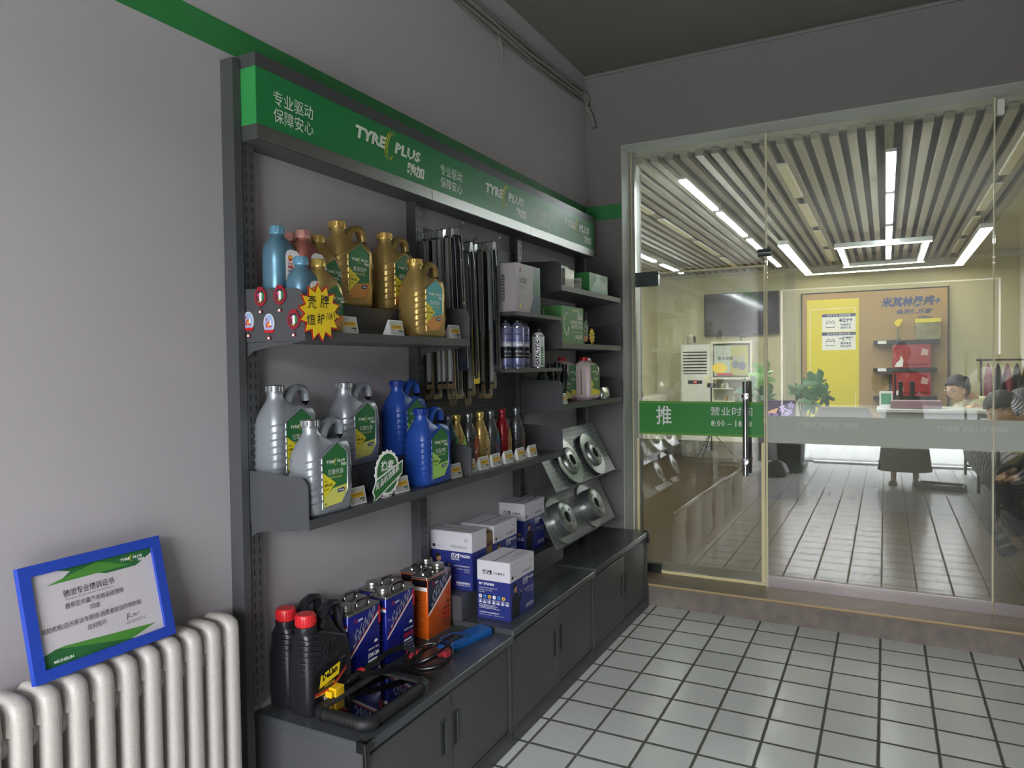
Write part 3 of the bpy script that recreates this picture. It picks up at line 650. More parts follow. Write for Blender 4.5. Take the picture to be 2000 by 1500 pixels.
slims=[(-1.885,TL,GM,LGRN,RED,'dark teal slim oil bottle half hidden by the front blue jug'),(-1.828,GOLD,GOLDC,LLG,RED,'gold slim oil bottle with lime green label'),(-1.735,GM,GMC,mat('label_rust','9E3A22',.4),WHITE,'gunmetal slim oil bottle with rust red label'),(-1.640,GOLD,GOLDC,mat('label_sand','B7A06A',.4),mat('brown_ink','6A4A22',.5),'gold slim oil bottle with sand coloured label'),(-1.548,GM,GMC,mat('label_steel_blue','2B4A6B',.4),RED,'gunmetal slim oil bottle with steel blue label'),(-1.440,MAR,MAR,GOLD,RED,'maroon red slim oil bottle with gold label'),(-1.305,GM,GMC,mat('label_dark_grey','4A4744',.4),RED,'gunmetal slim oil bottle with dark grey label, rightmost of the row')]
for y,a,b_,c,d,lb in slims: put(slim(a,b_,c,d,lb),-.305,y,L1)
# price tags: folded white wedge with a small display
EINK=mat('eink_grey','B9BAB0',.35); TAGW=mat('white_tag_plastic','E6E6E4',.4)
def ptag(label,hue='E0B020',price='21',holo=False):
    o=thing('price_tag',(0,0,0),0,label,'price tag','folded white shelf price tags'); 
    M().prism([(0,0),(.036,0),(.012,.052),(.010,.052)],(0,0,0),Y,Z,(.075,0,0),TAGW).build('stand',o)
    D=Vector((0,.024/.0573*0,0)); dv=Vector((0,.010,.052)).normalized()
    dv=Vector((0,.0102,.052)).normalized(); l=M(); n=Vector((0,-dv.z,dv.y))*.0006
    O=Vector((.004,0,0))+n
    l.flat([(0,.004),(.067,.004),(.067,.050),(0,.050)],O,X,dv,EINK)
    l.flat([(.004,.022),(.063,.022),(.063,.037),(.004,.037)],O+n*.4,X,dv,mat('tag_'+hue,hue,.4))
    l.text('全合成 机油保护' ,O+n*.8+Vector((.010,0,0))+dv*.027,X,dv,.048,.007,INKB); l.text('TYREPLUS',O+n*.8+Vector((.006,0,0))+dv*.042,X,dv,.02,.003,INKB)
    l.flat([(.040,.014),(.063,.014),(.063,.0185),(.040,.0185)],O+n*.8,X,dv,mat('tag_dark_green','2A4A2E',.4)); l.text(price,O+n*.8+Vector((.050,0,0))+dv*.0065,X,dv,.013,.006,INKB,.02)
    l.build('display',o); return o
t0=put(ptag('white price tag on the upper shelf in front of the large gold jug'),-.212,-2.572,U1)
t0b=[((-.212,-2.335,U1),'white price tag on the upper shelf just left of the teal-labelled gold jug'),((-.212,-1.972,U1),'white price tag at the right end of the upper shelf against the side panel'),((-.212,-2.548,L1),'white price tag on the lower shelf right of the front silver jug'),((-.212,-2.320,L1),'white price tag standing before the round green hot-sale card'),((-.212,-1.978,L1),'white price tag right of the front blue jug')]
for p,lb in t0b: dup(t0,p,RZ,lb)
for k,(y,w) in enumerate(((-1.860,'below the gold slim bottle with lime label'),(-1.752,'below the gap between the gunmetal and sand-labelled bottles'),(-1.650,'below the sand-labelled gold slim bottle'),(-1.538,'below the steel blue labelled slim bottle'),(-1.420,'below the maroon slim bottle'),(-1.300,'at the right end before the last slim bottle'))):
    dup(t0,(-.218,y+.0,L1),RZ,'white price tag in the row '+w,'row of white price tags on the middle lower shelf')
# side guard in the middle of the lower shelf belongs to bay two; hot-sale card and starburst
o=thing('sale_card',(-.206,-2.375,L1+.078),RZ,'round green and white scalloped hot-sale card with ribbon on the lower shelf','sign')
b=M(); pl=[]
for k in range(56):
    a=2*PI*k/56; rr=.070+.0035*math.cos(a*20); pl.append((rr*math.cos(a)*.92,rr*math.sin(a)*1.05))
b.prism(pl,(0,.001,0),X,Z,(0,-.002,0),WHITE); b.flat([(.060*math.cos(2*PI*k/40)*.92,.060*math.sin(2*PI*k/40)*1.05) for k in range(40)],(0,-.0014,0),X,Z,mat('sale_green','2E6E35',.45))
b.flat([(-.082,-.050),(-.072,-.066),(-.080,-.088),(.078,-.012),(.080,.010),(.082,.034),(-.060,-.012)][::1],(0,-.0018,0),X,Z,WHITE)
b.flat([(-.075,-.050),(-.067,-.066),(-.074,-.080),(.074,-.008),(.076,.010),(.078,.028),(-.055,-.016)],(0,-.0022,0),X,Z,mat('sale_green'))
b.text('热卖',(-.035,-.002,.008),X,(0,0,1),.068,.034,WHITE,.03); b.text('新品机油套装',(-.062,-.0027,-.050),Vector((1,0,.42)).normalized(),Z,.132,.024,WHITE,.02)
b.box(-.02,0,-.078,.02,.030,-.075,TAGW); b.box(-.004,.001,-.078,.004,.004,0,TAGW)
b.build('card',o)
o=thing('starburst_price_card',(-.176,-2.705,1.612),RZ,'yellow starburst price card with red edge and black handwriting on the upper shelf front','sign')
def star(b,n,R,r,y,m1,dy,sx=1.0):
    pl=[]
    for k in range(2*n): a=PI*k/n+.1; q=R if k%2 else r; pl.append((q*math.cos(a)*sx,q*math.sin(a)))
    b.prism(pl,(0,y,0),X,Z,(0,dy,0),m1)
b=M(); star(b,14,.083,.062,.001,RED,-.0015,1.05); star(b,14,.076,.055,-.0008,YEL,-.001,1.05)
ob=M
def strokes(b,S,O,sc,y,m1,r=.0016):
    for st in S: b.tube([(O[0]+p[0]*sc,y,O[1]+p[1]*sc) for p in st],r,m1,4)
SH=[[(.1,.9),(.9,.9)],[(.5,1),(.5,.75)],[(.2,.75),(.8,.72)],[(.1,.62),(.12,.52)],[(.1,.6),(.95,.6),(.9,.5)],[(.3,.45),(.2,.05),(.05,0)],[(.35,.42),(.62,.42),(.6,.1),(.75,0),(.95,.1)]]
PAI=[[(.15,1),(.12,.4),(0,0)],[(.15,.65),(.4,.65)],[(.35,1),(.35,.6)],[(.15,.45),(.35,.42),(.32,0)],[(.55,.95),(.5,.55)],[(.55,.9),(.95,.9),(.92,.6),(.55,.58)],[(.5,.75),(.9,.75)],[(.72,1.0),(.68,.5)],[(.45,.35),(1,.38)],[(.75,.55),(.72,-.05)]]
strokes(b,SH,(-.050,.010),.034,-.0022,INKB); strokes(b,PAI,(.000,.014),.034,-.0022,INKB)
strokes(b,[[(.1,.9),(.1,0)],[(0,.7),(.02,.5)],[(.2,.75),(.25,.6)],[(.35,.85),(.9,.85)],[(.45,.7),(.45,.25),(.85,.25),(.85,.7),(.45,.7)],[(.45,.48),(.85,.48)],[(.3,.05),(1,.08)]],(-.052,-.036),.030,-.0022,INKB)
strokes(b,[[(.05,.7),(.4,.72)],[(.22,1),(.22,.1),(.1,.15)],[(.05,.35),(.4,.5)],[(.6,.9),(.55,.55),(.9,.6),(.9,.85),(.6,.85)],[(.58,.55),(.45,0)],[(.72,1),(.78,.92)]],(-.014,-.034),.030,-.0022,INKB)
b.text('108/1L',(.022,-.0022,-.022),Vector((1,0,.15)).normalized(),Z,.046,.022,INKB,0,.2)
b.build('card',o)
b=M(); b.tube([(0,.001,-.045),(0,.004,-.05)],.003,TAGW,5); b.build('clip',o)
# souvenir badges hanging on the left side panel of the upper shelf
BR=mat('badge_crimson','8E1B2C',.35); BD=mat('badge_dark_enamel','2A2B33',.3); BSB=mat('badge_sky_blue','8FA6CC',.35); BW_=mat('badge_white','E8E4E0',.4); BG=mat('badge_green','2F7A4A',.4); BGO=mat('badge_gold','D8A040',.35)
def badge(kind,label):
    o=thing('souvenir_badge',(0,0,0),0,label,'badge','souvenir badges on the upper shelf side panel'); b=M()
    oval=lambda rx,rz,n=28,cz=0:[(rx*math.cos(2*PI*k/n),cz+rz*math.sin(2*PI*k/n)) for k in range(n)]
    if kind==0:
        pl=[(.021*math.cos(2*PI*k/32)*(1+.10*math.cos(4*PI*k/32)),.027*math.sin(2*PI*k/32)) for k in range(32)]
        b.prism(pl,(0,0,0),X,Z,(0,-.003,0),BR); b.flat(oval(.0165,.019),(0,-.0032,0),X,Z,BD); b.prism(oval(.012,.006,16,.023),(0,0,0),X,Z,(0,-.004,0),BR)
        b.flat(oval(.006,.012,14),(.0085,-.0034,.001),X,Z,BG); b.flat([(-.003,-.014),(.006,-.014),(.006,.010),(.001,.013),(-.003,.010)],(0,-.0036,0),X,Z,BW_); b.flat([(-.014,.0),(-.006,.002),(-.006,-.008),(-.012,-.006)],(0,-.0036,0),X,Z,BR); b.flat(oval(.005,.004,12,.006),(-.006,-.0036,0),X,Z,mat('badge_pink','C24A7E',.4)); b.flat([(-.010,-.012),(.008,-.011),(.002,-.018)],(0,-.0036,0),X,Z,BGO)
    else:
        b.prism(oval(.020,.0265),(0,0,0),X,Z,(0,-.003,0),BW_); b.flat(oval(.0180,.0245),(0,-.0032,0),X,Z,BSB)
        b.flat([(-.012,-.012),(.012,-.012),(.006,.002),(-.002,.006),(-.009,-.002)],(0,-.0034,0),X,Z,RED); b.flat([(-.006,-.010),(.002,-.010),(.004,.004),(-.003,.0)],(0,-.0036,0),X,Z,BGO); b.flat([(.004,-.008),(.010,-.006),(.009,.006),(.005,.010)],(0,-.0036,0),X,Z,BW_); b.flat([(-.012,.004),(-.004,.010),(-.008,.016)],(0,-.0036,0),X,Z,RED)
        b.prism([(-.019,-.019),(.019,-.019),(.015,-.027),(-.015,-.027)],(0,0,0),X,Z,(0,-.0038,0),RED)
    b.build('badge_plate',o)
    b=M(); b.tube([(0,-.002,-.027),(.002,-.003,-.033),(0,-.003,-.037)],.0008,CHROME,4); b.rbox(-.006,-.005,-.047,.006,-.002,-.037,.002,BR); b.flat([(-.004,-.045),(.004,-.045),(.003,-.039),(-.003,-.039)],(0,-.0053,0),X,Z,BW_); b.build('pendant',o); return o
ba=badge(0,'crimson framed souvenir badge with pendant, left one of the upper pair on the side panel'); ba.location=(-.346,-2.7575,1.660)
dup(ba,(-.272,-2.7575,1.661),None,'crimson framed souvenir badge with pendant, right one of the upper pair on the side panel')
dup(ba,(-.222,-2.7575,1.591),None,'crimson framed souvenir badge with pendant, right end of the lower row on the side panel')
bb=badge(1,'sky blue and red oval souvenir badge, leftmost of the lower row on the side panel'); bb.location=(-.395,-2.7575,1.594)
dup(bb,(-.315,-2.7575,1.585),None,'sky blue and red oval souvenir badge, middle of the lower row on the side panel')
# -------- wiper blade packs on hooks
WN=mat('wiper_card_navy','141C30',.3,coat=.6); WY_=mat('wiper_card_yellow','D6C01E',.35,coat=.5); WB=mat('wiper_card_brown','6B5B3C',.5); WP=mat('clear_blister_glare','8E9190',.15,.3,coat=.8)
def wiper(kind,ln):
    o=thing('wiper_blade_pack',(0,0,0)); b=M(); W=.046; e=WY_ if kind==0 else (WN if kind==3 else WB)
    b.box(-W/2,-.001,-ln,W/2,.001,-.02,WB if kind==2 else WN); b.flat([(-W/2,-ln),(W/2,-ln),(W/2,-ln+.24*1),(-W/2,-ln+.24)],(0,-.0013,0),X,Z,e)
    b.flat([(-W/2+.004,-ln+.02),(W/2-.018,-ln+.02),(W/2-.010,-ln+.24),(-W/2+.004,-ln+.24)],(0,-.0016,0),X,Z,WN)
    if kind in (0,3):
        b.text('MICHELIN',(-.010,-.0018,-ln*.30-.12),(0,0,1),(-1,0,0),.115,.020,WHITE,.03) if False else b.text('MICHELIN',(.012,-.0018,-.245),(0,0,1),(-1,0,0),.10,.018,WHITE,.03)
        b.flat([(-W/2,-.13),(W/2,-.115),(W/2,-.11),(-W/2,-.125)],(0,-.0018,0),X,Z,WY_); b.flat([(-W/2,-ln+.25),(W/2,-ln+.262),(W/2,-ln+.27),(-W/2,-ln+.258)],(0,-.0018,0),X,Z,WY_); b.flat([(-.016,-.05),(.016,-.05),(.013,-.10),(-.014,-.105)],(0,-.0018,0),X,Z,mat('wiper_photo_grey','7F8080',.4))
        for q in range(3): b.flat([(.008+.006*math.cos(a*PI/5),-ln+.03+q*.022+.006*math.sin(a*PI/5)) for a in range(10)],(0,-.0019,0),X,Z,INKB)
    b.build('backing_card',o)
    c=M(); c.loft([(-ln+.03,-.020,-.006,-.012,-.0015,.003),(-ln+.06,-.021,.000,-.015,-.0015,.004),(-.08,-.020,.002,-.014,-.0015,.004),(-.03,-.016,-.002,-.010,-.0015,.003)],BLACK if kind!=1 else WP,2); c.build('wiper_blade',o)
    c=M(); c.prism([(-.016,-.025),(.016,-.025),(.012,.0),(.006,.012),(-.006,.012),(-.012,0)],(0,0,0),X,Z,(0,.001,0),WP); c.tube([(W/2-.001,-.002,-.02),(W/2-.001,-.002,-ln+.01)],.0022,WP,5); c.tube([(-W/2+.001,-.004,-.03),(-W/2+.001,-.004,-ln*.6)],.0018,WP,5); c.build('hang_sleeve',o)
    return o
wp=[wiper(k,ln) for k,ln in ((0,.57),(1,.62),(2,.66),(3,.55))]
def hook(y,z,x1,lb):
    b=M(); b.tube([(WX+.022,y,z),(x1-.02,y,z+.006),(x1,y,z+.022)],.0022,CHROME,6); b.rbox(WX+.020,y-.012,z-.02,WX+.024,y+.012,z+.012,.002,STEEL); b.build('peg_hook',racks[1])
first={0:True,1:True,2:True,3:True}
def wgroup(n,y0,dy,z0,x0,x1,kinds,lens,where):
    for i in range(n):
        k=kinds[i%len(kinds)]; t=i/(n-1); x=x0+(x1-x0)*t; src=wp[k]
        loc=(x,y0+dy*t+random.uniform(-.004,.004),z0+.004*t)
        lab='wiper blade pack hanging '+where+(', frontmost of its bunch' if i==n-1 else (', rearmost of its bunch' if i==0 else ', in the middle of its bunch'))
        rot=(0,random.uniform(-.012,.012)+.0,0)
        rr=Matrix.Rotation(RZ-.05+random.uniform(-.16,.10),4,'Z')@Matrix.Rotation(random.uniform(-.03,.03),4,'Y')@Matrix.Rotation(-.01-.02*t,4,'X')
        if first[k]: first[k]=False; o=src; o.location=loc
        else: o=dup(src,loc)
        o.rotation_euler=rr.to_euler(); sl=lens; o.scale=(1,1,1)
        tag(o,lab,'wiper pack','wiper packs on the '+where.split(' on the ')[-1])
hook(-1.832,1.995,-.235,''); hook(-1.672,1.965,-.265,''); hook(-1.530,1.985,-.235,'')
wgroup(9,-1.835,.0,1.985,-.425,-.262,[2,1,2,1,1,2,1,2,3],0,'on the left peg hook')
wgroup(6,-1.676,.0,1.950,-.425,-.290,[3,2,1,2,1,0],0,'on the centre peg hook')
wgroup(8,-1.533,.0,1.975,-.425,-.262,[2,1,2,2,1,2,1,3],0,'on the right peg hook')
# -------- boxes and cans on the small middle shelves
def carton(name,W,D,H,m_,label,cat='box',deco=None,group=None,part='carton'):
    o=thing(name,(0,0,0),0,label,cat,group); b=M(); b.rbox(0,-D/2,0,W,D/2,H,.0015,m_,.001,1)
    if deco: deco(b,W,D,H)
    b.build(part,o); return o
def dA(b,W,D,H):
    y=-D/2-.0004
    b.flat([(W*.72,0.002),(W-.002,.002),(W-.002,H-.002),(W*.72,H-.002)]+[(W*(.72-.14*math.sin(PI*(1-t/8))*(-1 if t>8 else 1)*.9+.08),H-(t/8)*H) for t in range(1,8)],(0,y,0),X,Z,mat('ac_kit_green','2C6A58',.3))
    b.flat([(W*.55,.002),(W-.002,.002),(W-.002,H*.42),(W*.70,H*.36)],(0,y-.0002,0),X,Z,mat('ac_kit_blue','2B4A66',.3))
    b.flat([(.04+.009*math.cos(a*PI/6),H*.86+.012*math.sin(a*PI/6)) for a in range(12)],(0,y-.0003,0),X,Z,mat('dull_orange_emblem','A8593C',.5))
    for t,zz in (('空调蒸发箱',.66),('清洗套装',.60),('A/C Evaporator',.52),('Cleaning Kit',.48)): b.text(t,(.03,y-.0004,H*zz),X,Z,.075 if zz>.55 else .06,.011 if zz>.55 else .006,INK)
    b.text('空调蒸发箱清洗套装',(-.0004,.012,H*.22),(0,0,1),(0,1,0),H*.55,.016,INKB,.02); b.text('A/C EVAPORATOR CLEANING KIT',(-.0004,.034,H*.22),(0,0,1),(0,1,0),H*.55,.008,INKB)
    b.flat([(.03,H*.08),(.045,H*.08),(.045,H*.2),(.03,H*.16)],(0,y-.0004,0),X,Z,LPALE)
put(carton('cleaning_kit_box',.245,.085,.212,mat('grey_kit_carton','A59EA0',.4),'tall grey and green cleaning kit box on the small upper middle shelf',deco=dA),-.232,-1.478,1.6902)
put(carton('cleaning_kit_box',.235,.07,.235,mat('pale_carton','C9CCC8',.4),'pale box standing behind the grey and green cleaning kit box'),-.335,-1.245,1.6902)
CL_=mat('can_lavender','8A8FB4',.3,.5); CK=mat('can_black_print','15161B',.4)
def can(r,H,m1,label,kind):
    o=thing('spray_can',(0,0,0),0,label,'spray can','spray cans on the small lower middle shelf'); b=M()
    b.lathe([(0,0),(r-.001,0),(r,.002),(r,H*.86),(r-.003,H*.885),(r*.62,H*.93),(r*.60,H*.95),(0,H*.95)],m1,(0,0),24)
    def band(z0,z1,mm,rr=.0004): b.lathe([(r+rr-.0001,z0),(r+rr,z0+.0003),(r+rr,z1-.0003),(r+rr-.0001,z1)],mm,(0,0),24)
    band(0,.004,CHROME); band(H*.84,H*.87,CHROME,.0008)
    def wrap(t,z,w,h,mm,bold=.03,a0=-PI/2,rr=.0009):
        vs,fs,_=glyphs(t,bold,1); R=r+rr
        b.add([(R*math.sin((x-.5)*w/R)*1.0,-R*math.cos((x-.5)*w/R),z+y_*h) for x,y_ in vs],fs,mm)
    if kind==0:
        band(.045,.095,CK); band(.098,.118,mat('can_grey_band','A8A9B8',.4)); wrap('Cleaner',.099,.040,.016,WHITE,.04); wrap('Fuel System',.121,.040,.008,NAVY,.03); wrap('Runye',.146,.028,.010,CK,.04); wrap('Professional',.055,.036,.006,mat('can_grey_band')); wrap('净化 清洗',.07,.036,.010,mat('can_grey_band')); wrap('450 ML',.012,.024,.005,NAVY)
    else:
        vs,fs,_=glyphs('CATALYTIC',.06,1); R=r+.0009
        for tt,sh,mm,wd,hh in (('CATALYTIC',-.012,INKB,H*.66,.018),('SYSTEM',.012,LGRN,H*.5,.014)):
            vs,fs,_=glyphs(tt,.06,1); b.add([(R*math.sin((sh-(y_-.5)*hh)/R),-R*math.cos((sh-(y_-.5)*hh)/R),.012+x*wd) for x,y_ in vs],fs,mm)
    b.build('can',o)
    c=M()
    if kind==0: c.lathe([(0,H*.94),(r*.62,H*.94),(r*.62,H*.99),(r*.5,H),(0,H)],BLACK,(0,0),16)
    else: c.lathe([(0,H*.94),(r*.5,H*.94),(r*.4,H*.985),(0,H*.985)],BLACK,(0,0),14); c.rbox(-.008,-.03,H*.985-.004,.008,.008,H*1.05,.003,BLACK)
    c.build('nozzle_cap',o); return o
c1=put(can(.0285,.215,CL_,'lavender spray can, leftmost on the small lower middle shelf',0),-.272,-1.425,1.4442,RZ-.7)
dup(c1,(-.232,-1.385,1.4442),RZ-.95,'lavender spray can standing frontmost on the small lower middle shelf')
dup(c1,(-.262,-1.270,1.4442),RZ-.6,'lavender spray can beside the white CATALYTIC can')
put(can(.030,.175,mat('can_white','D8DAD8',.35,.2),'white CATALYTIC spray can at the right of the small lower middle shelf',1),-.232,-1.175,1.4442,RZ-.85)
dup(c1,(-.35,-1.30,1.4442),RZ,'lavender spray can in the back row of the small lower middle shelf')
# -------- right bay
FOIL=mat('crinkled_foil','AEB7A8',.18,.8,bump=1.0,bscale=70); BOXG=mat('carton_green','2E7A3C',.4); BOXG2=mat('carton_mid_green','4C8C4A',.4)
def dB(b,W,D,H):
    y=-D/2-.0004; b.flat([(0.002,.002),(W-.002,.002),(W-.002,H-.002),(W*.45,H-.002)],(0,y,0),X,Z,mat('carton_teal_sheen','5C9C8C',.25)); b.flat([(W*.42,H-.003),(W-.003,H-.003),(W-.003,H*.62),(W*.7,H*.6)],(0,y-.0002,0),X,Z,BOXG)
    b.flat([(W*.3+.016*math.cos(a*PI/8),H*.74+.013*math.sin(a*PI/8)) for a in range(16)],(0,y-.0004,0),X,Z,BOXG)
    for k in range(5): b.box(W*.62,y-.0006,H*(.3+.07*k),W*.92,y-.0004,H*(.3+.07*k)+.0016,WHITE)
    for s in (-1,): b.flat([(-.035,H*.1),(.020,H*.1),(.020,H*.72),(-.035,H*.72)],(-.0004,0,0),(0,-1,0),Z,WHITE); b.text('滤芯 A/C',(-.0008,.03,H*.45),(0,-1,0),Z,.045,.018,INKB,.02)
put(carton('filter_box',.285,.13,.105,BOXG,'green and teal filter box at the right of the top right shelf',deco=dB),-.255,-.612,1.8502)
put(carton('filter_box',.12,.09,.10,mat('white_glossy_wrap','C6CCC0',.2,coat=.6,noise=.3,nscale=60),'small white wrapped box on the top right shelf beside the side panel'),-.27,-.86,1.8502)
put(carton('filter_box',.30,.15,.13,mat('pale_carton'),'pale wide box behind the side panel of the top right shelf'),-.36,-.97,1.8502)
def dC(b,W,D,H):
    y=-D/2-.0004
    for t,z,w,h in (('AIR',.66,.075,.022),('CONDITIONER',.53,.165,.017),('PROTECTIVE',.40,.150,.017),('AGENT',.12,.10,.018)): b.text(t,(W-.012-w,y,H*z),X,Z,w,h*1.2,OFFW,.03)
    logo(b,(W*.48,y,H*.88),X,Z,.010); b.box(W*.42,y-.0003,H*.30,W-.012,y,H*.31,OFFW)
    b.tube([(.06+.040*math.cos(a*PI/9)*(1-.02*a),y,.095+.062*math.sin(a*PI/9)*(1-.02*a)) for a in range(3,18)],.002,OFFW,4); b.tube([(.065+.028*math.cos(a*PI/8),y,.070+.03*math.sin(a*PI/8)) for a in range(9,17)],.0016,OFFW,4)
    for k,t in enumerate(('AIR CONDITIONER','PROTECTIVE AGENT')): b.text(t,(-.0004,.045-.022*k,H*.25),(0,0,1),(0,1,0),H*.7,.012,OFFW,.02)
ac=put(carton('agent_box',.285,.14,.185,BOXG2,'green AIR CONDITIONER PROTECTIVE AGENT box, front one on the middle right shelf',deco=dC),-.262,-.985,1.5662)
dup(ac,(-.380,-1.14+.16,1.5662),RZ,'green agent box behind the front green one on the middle right shelf')
o=put(bottle('additive_bottle',mat('dark_blue_black_plastic','14182A',.3),BLACK,'small dark bottle on the middle right shelf behind the little yellow starburst','gold',W=.07,T=.05,H=.13),-.27,-.60,1.5662)
o=thing('starburst_price_card',(-.20,-.555,1.612),RZ,'little yellow starburst card on the middle right shelf','sign'); b=M(); star(b,12,.045,.030,.001,YEL,-.0015); b.text('特惠',(-.02,-.0012,-.004),X,Z,.04,.018,mat('brown_ink')); b.text('98',(-.012,-.0012,-.024),X,Z,.024,.014,mat('brown_ink')); b.box(-.002,.001,-.0455,.002,.004,.0,TAGW); b.build('card',o)
DG_=mat('dark_green_bottle','1C2A24',.35); LT=mat('label_dull_green','3F6B42',.45)
def addb(label):
    o=thing('additive_bottle',(0,0,0),0,label,'additive bottle','dark additive bottles on the bottom right shelf'); b=M(); W,T,H=.085,.05,.20;h=T/2
    b.loft([(0,.003,W-.003,-h+.003,h-.003,.014),(.006,0,W,-h,h,.018),(H*.55,0,W,-h,h,.018),(H*.80,.025,.056,-.016,.016,.014),(H*.85,.025,.055,-.013,.013,.013)],DG_,4); b.build('body',o)
    M().lathe([(0,H*.84),(.0165,H*.84),(.0165,H),(0,H)],BLACK,(.04,0),14).build('cap',o)
    l=M(); y=-h-.0006; l.flat([(.006,.015),(W-.006,.015),(W-.008,.105),(.048,.145),(.008,.105)],(0,y,0),X,Z,LT); l.text('TYREPLUS',(.018,y-.0003,.09),X,Z,.045,.009,OFFW,.03); l.text('燃油添加剂',(.02,y-.0003,.07),X,Z,.04,.008,OFFW); l.flat([(.006,.015),(W-.006,.015),(W-.006,.035),(.006,.06)],(0,y-.0003,0),X,Z,LPALE); l.build('label',o); return o
a1=put(addb('dark green additive bottle, leftmost on the bottom right shelf'),-.33,-.965,1.2622)
dup(a1,(-.33,-.865,1.2622),RZ,'dark green additive bottle, second from left on the bottom right shelf'); dup(a1,(-.30,-.70-.05,1.2622),RZ,'dark green additive bottle between the black torch and the white jugs')
o=thing('torch',(-.275,-.858,1.2622),0,'black torch standing upright on the bottom right shelf','torch'); M().lathe([(0,0),(.013,0),(.0135,.003),(.0135,.14),(.012,.145),(.012,.15),(.020,.175),(.021,.205),(.019,.208),(0,.208)],BLACK,(0,0),18).build('body',o); M().lathe([(.0140,.02),(.0145,.022),(.0145,.12),(.0140,.122)],BLK2,(0,0),18).build('grip',o)
PJ=mat('milky_white_plastic','C9B8B6',.35,coat=.2)
def wjug(label):
    o=thing('coolant_jug',(0,0,0),0,label,'jug','milky white jugs on the bottom right shelf'); W,T,H=.155,.105,.225; h=T/2; b=M()
    b.loft([(0,.014,W-.014,-h+.014,h-.014,.014),(.016,0,W,-h,h,.020),(H*.78,0,W,-h,h,.020),(H*.90,.01,W-.03,-h+.012,h-.012,.022),(H*.96,.022,.066,-.022,.022,.022)],PJ,4)
    for yy in (-.02,.0,.02): b.tube([(-.0004,yy,.03),(-.0004,yy,H*.76)],.0022,PJ if yy else INK,4)
    b.tube([(.07,0,H*.90),(.085,0,H*.985),(.125,0,H*.985),(.145,0,H*.86)],.010,PJ,8); b.build('body',o)
    M().lathe([(0,H*.95),(.022,H*.95),(.022,H*1.04),(.019,H*1.05),(0,H*1.05)],RED,(.044,0),16).build('cap',o)
    l=M(); y=-h-.0006; l.flat([(.012,.03),(W-.012,.03),(W-.012,H*.55),(W*.68,H*.86),(.012,H*.86)],(0,y,0),X,Z,BOXG); l.flat([(.012,.03),(W-.012,.03),(W-.012,.05),(.012,.07)],(0,y-.0003,0),X,Z,LYEL); l.flat([(.012,.06),(.05,.085),(.012,.12)],(0,y-.0004,0),X,Z,LYEL); logo(l,(.03,y-.0005,.15),X,Z,.009); l.text('冷却液',(.045,y-.0005,.105),X,Z,.07,.018,OFFW); l.build('label',o); return o
j=put(wjug('milky white jug with red cap, front right one on the bottom right shelf'),-.248,-.60,1.2622); dup(j,(-.33,-.715+.0,1.2622),RZ,'milky white jug with red cap behind and left of the front white jug')
dup(t0,(-.203,-.968,1.2622),RZ,'white price tag on the bottom right shelf before the dark green bottles')
b=M(); b.loft([(0,-.075,.075,-.012,.012,.01),(.02,-.08,.08,-.018,.018,.012),(.045,-.07,.075,-.012,.012,.01),(.062,-.06,.07,-.004,.004,.003)],FOIL,3); o=b.build('foil_packet'); o.location=(-.205,-.36,1.2635); o.rotation_euler=(0,0,RZ+.1); tag(o,'crinkled foil packet lying against the white jug on the bottom right shelf','packet')
# -------- brake discs
IRON=mat('machined_iron','A6ABA7',.28,.85,noise=.08,nscale=30); IROND=mat('dull_cast_iron','5E6160',.5,.7)
def disc(kind,label):
    o=thing('brake_disc',(0,0,0),0,label,'brake disc'); b=M()
    R=.125; 
    if kind==0: # vented disc, shallow hat
        b.lathe([(.078,0),(R,0),(R,.008),(.078,.008)],IROND,(0,0),48,close=True); b.lathe([(.076,.018),(R,.018),(R,.026),(.076,.026)],IRON,(0,0),48,close=True)
        for k in range(40):
            a=2*PI*k/40; T=Matrix.Rotation(a,4,'Z'); i0=len(b.v); b.box(.08,-.002,.007,R-.002,.002,.019,IROND); b.xf(T,i0)
        b.lathe([(.030,.044),(.066,.044),(.072,.040),(.074,.018),(.078,.014),(.078,.006),(.070,.006),(.066,.038),(.030,.038)],IRON,(0,0),48,close=True)
    else: # deep hat (drum in disc)
        b.lathe([(.084,0),(R,0),(R,.010),(.084,.010)],IRON,(0,0),48,close=True)
        b.lathe([(.030,.062),(.082,.062),(.087,.058),(.088,.010),(.088,.0),(.082,.0),(.080,.055),(.030,.055)],IRON,(0,0),48,close=True)
    zt=.0443 if kind==0 else .0623
    for k in range(5):
        a=2*PI*k/5+.3; b.flat([(.0065*math.cos(t*PI/6)+.052*math.cos(a),.0065*math.sin(t*PI/6)+.052*math.sin(a)) for t in range(12)],(0,0,zt),X,Y,INKB)
        a+=.35; 
        if k<2: b.flat([(.0035*math.cos(t*PI/5)+.054*math.cos(a),.0035*math.sin(t*PI/5)+.054*math.sin(a)) for t in range(10)],(0,0,zt),X,Y,INKB)
    b.flat([(.0298*math.cos(t*PI/12),.0298*math.sin(t*PI/12)) for t in range(24)],(0,0,.03),X,Y,mat('bore_shadow','141414',.9))
    b.build('disc',o); return o
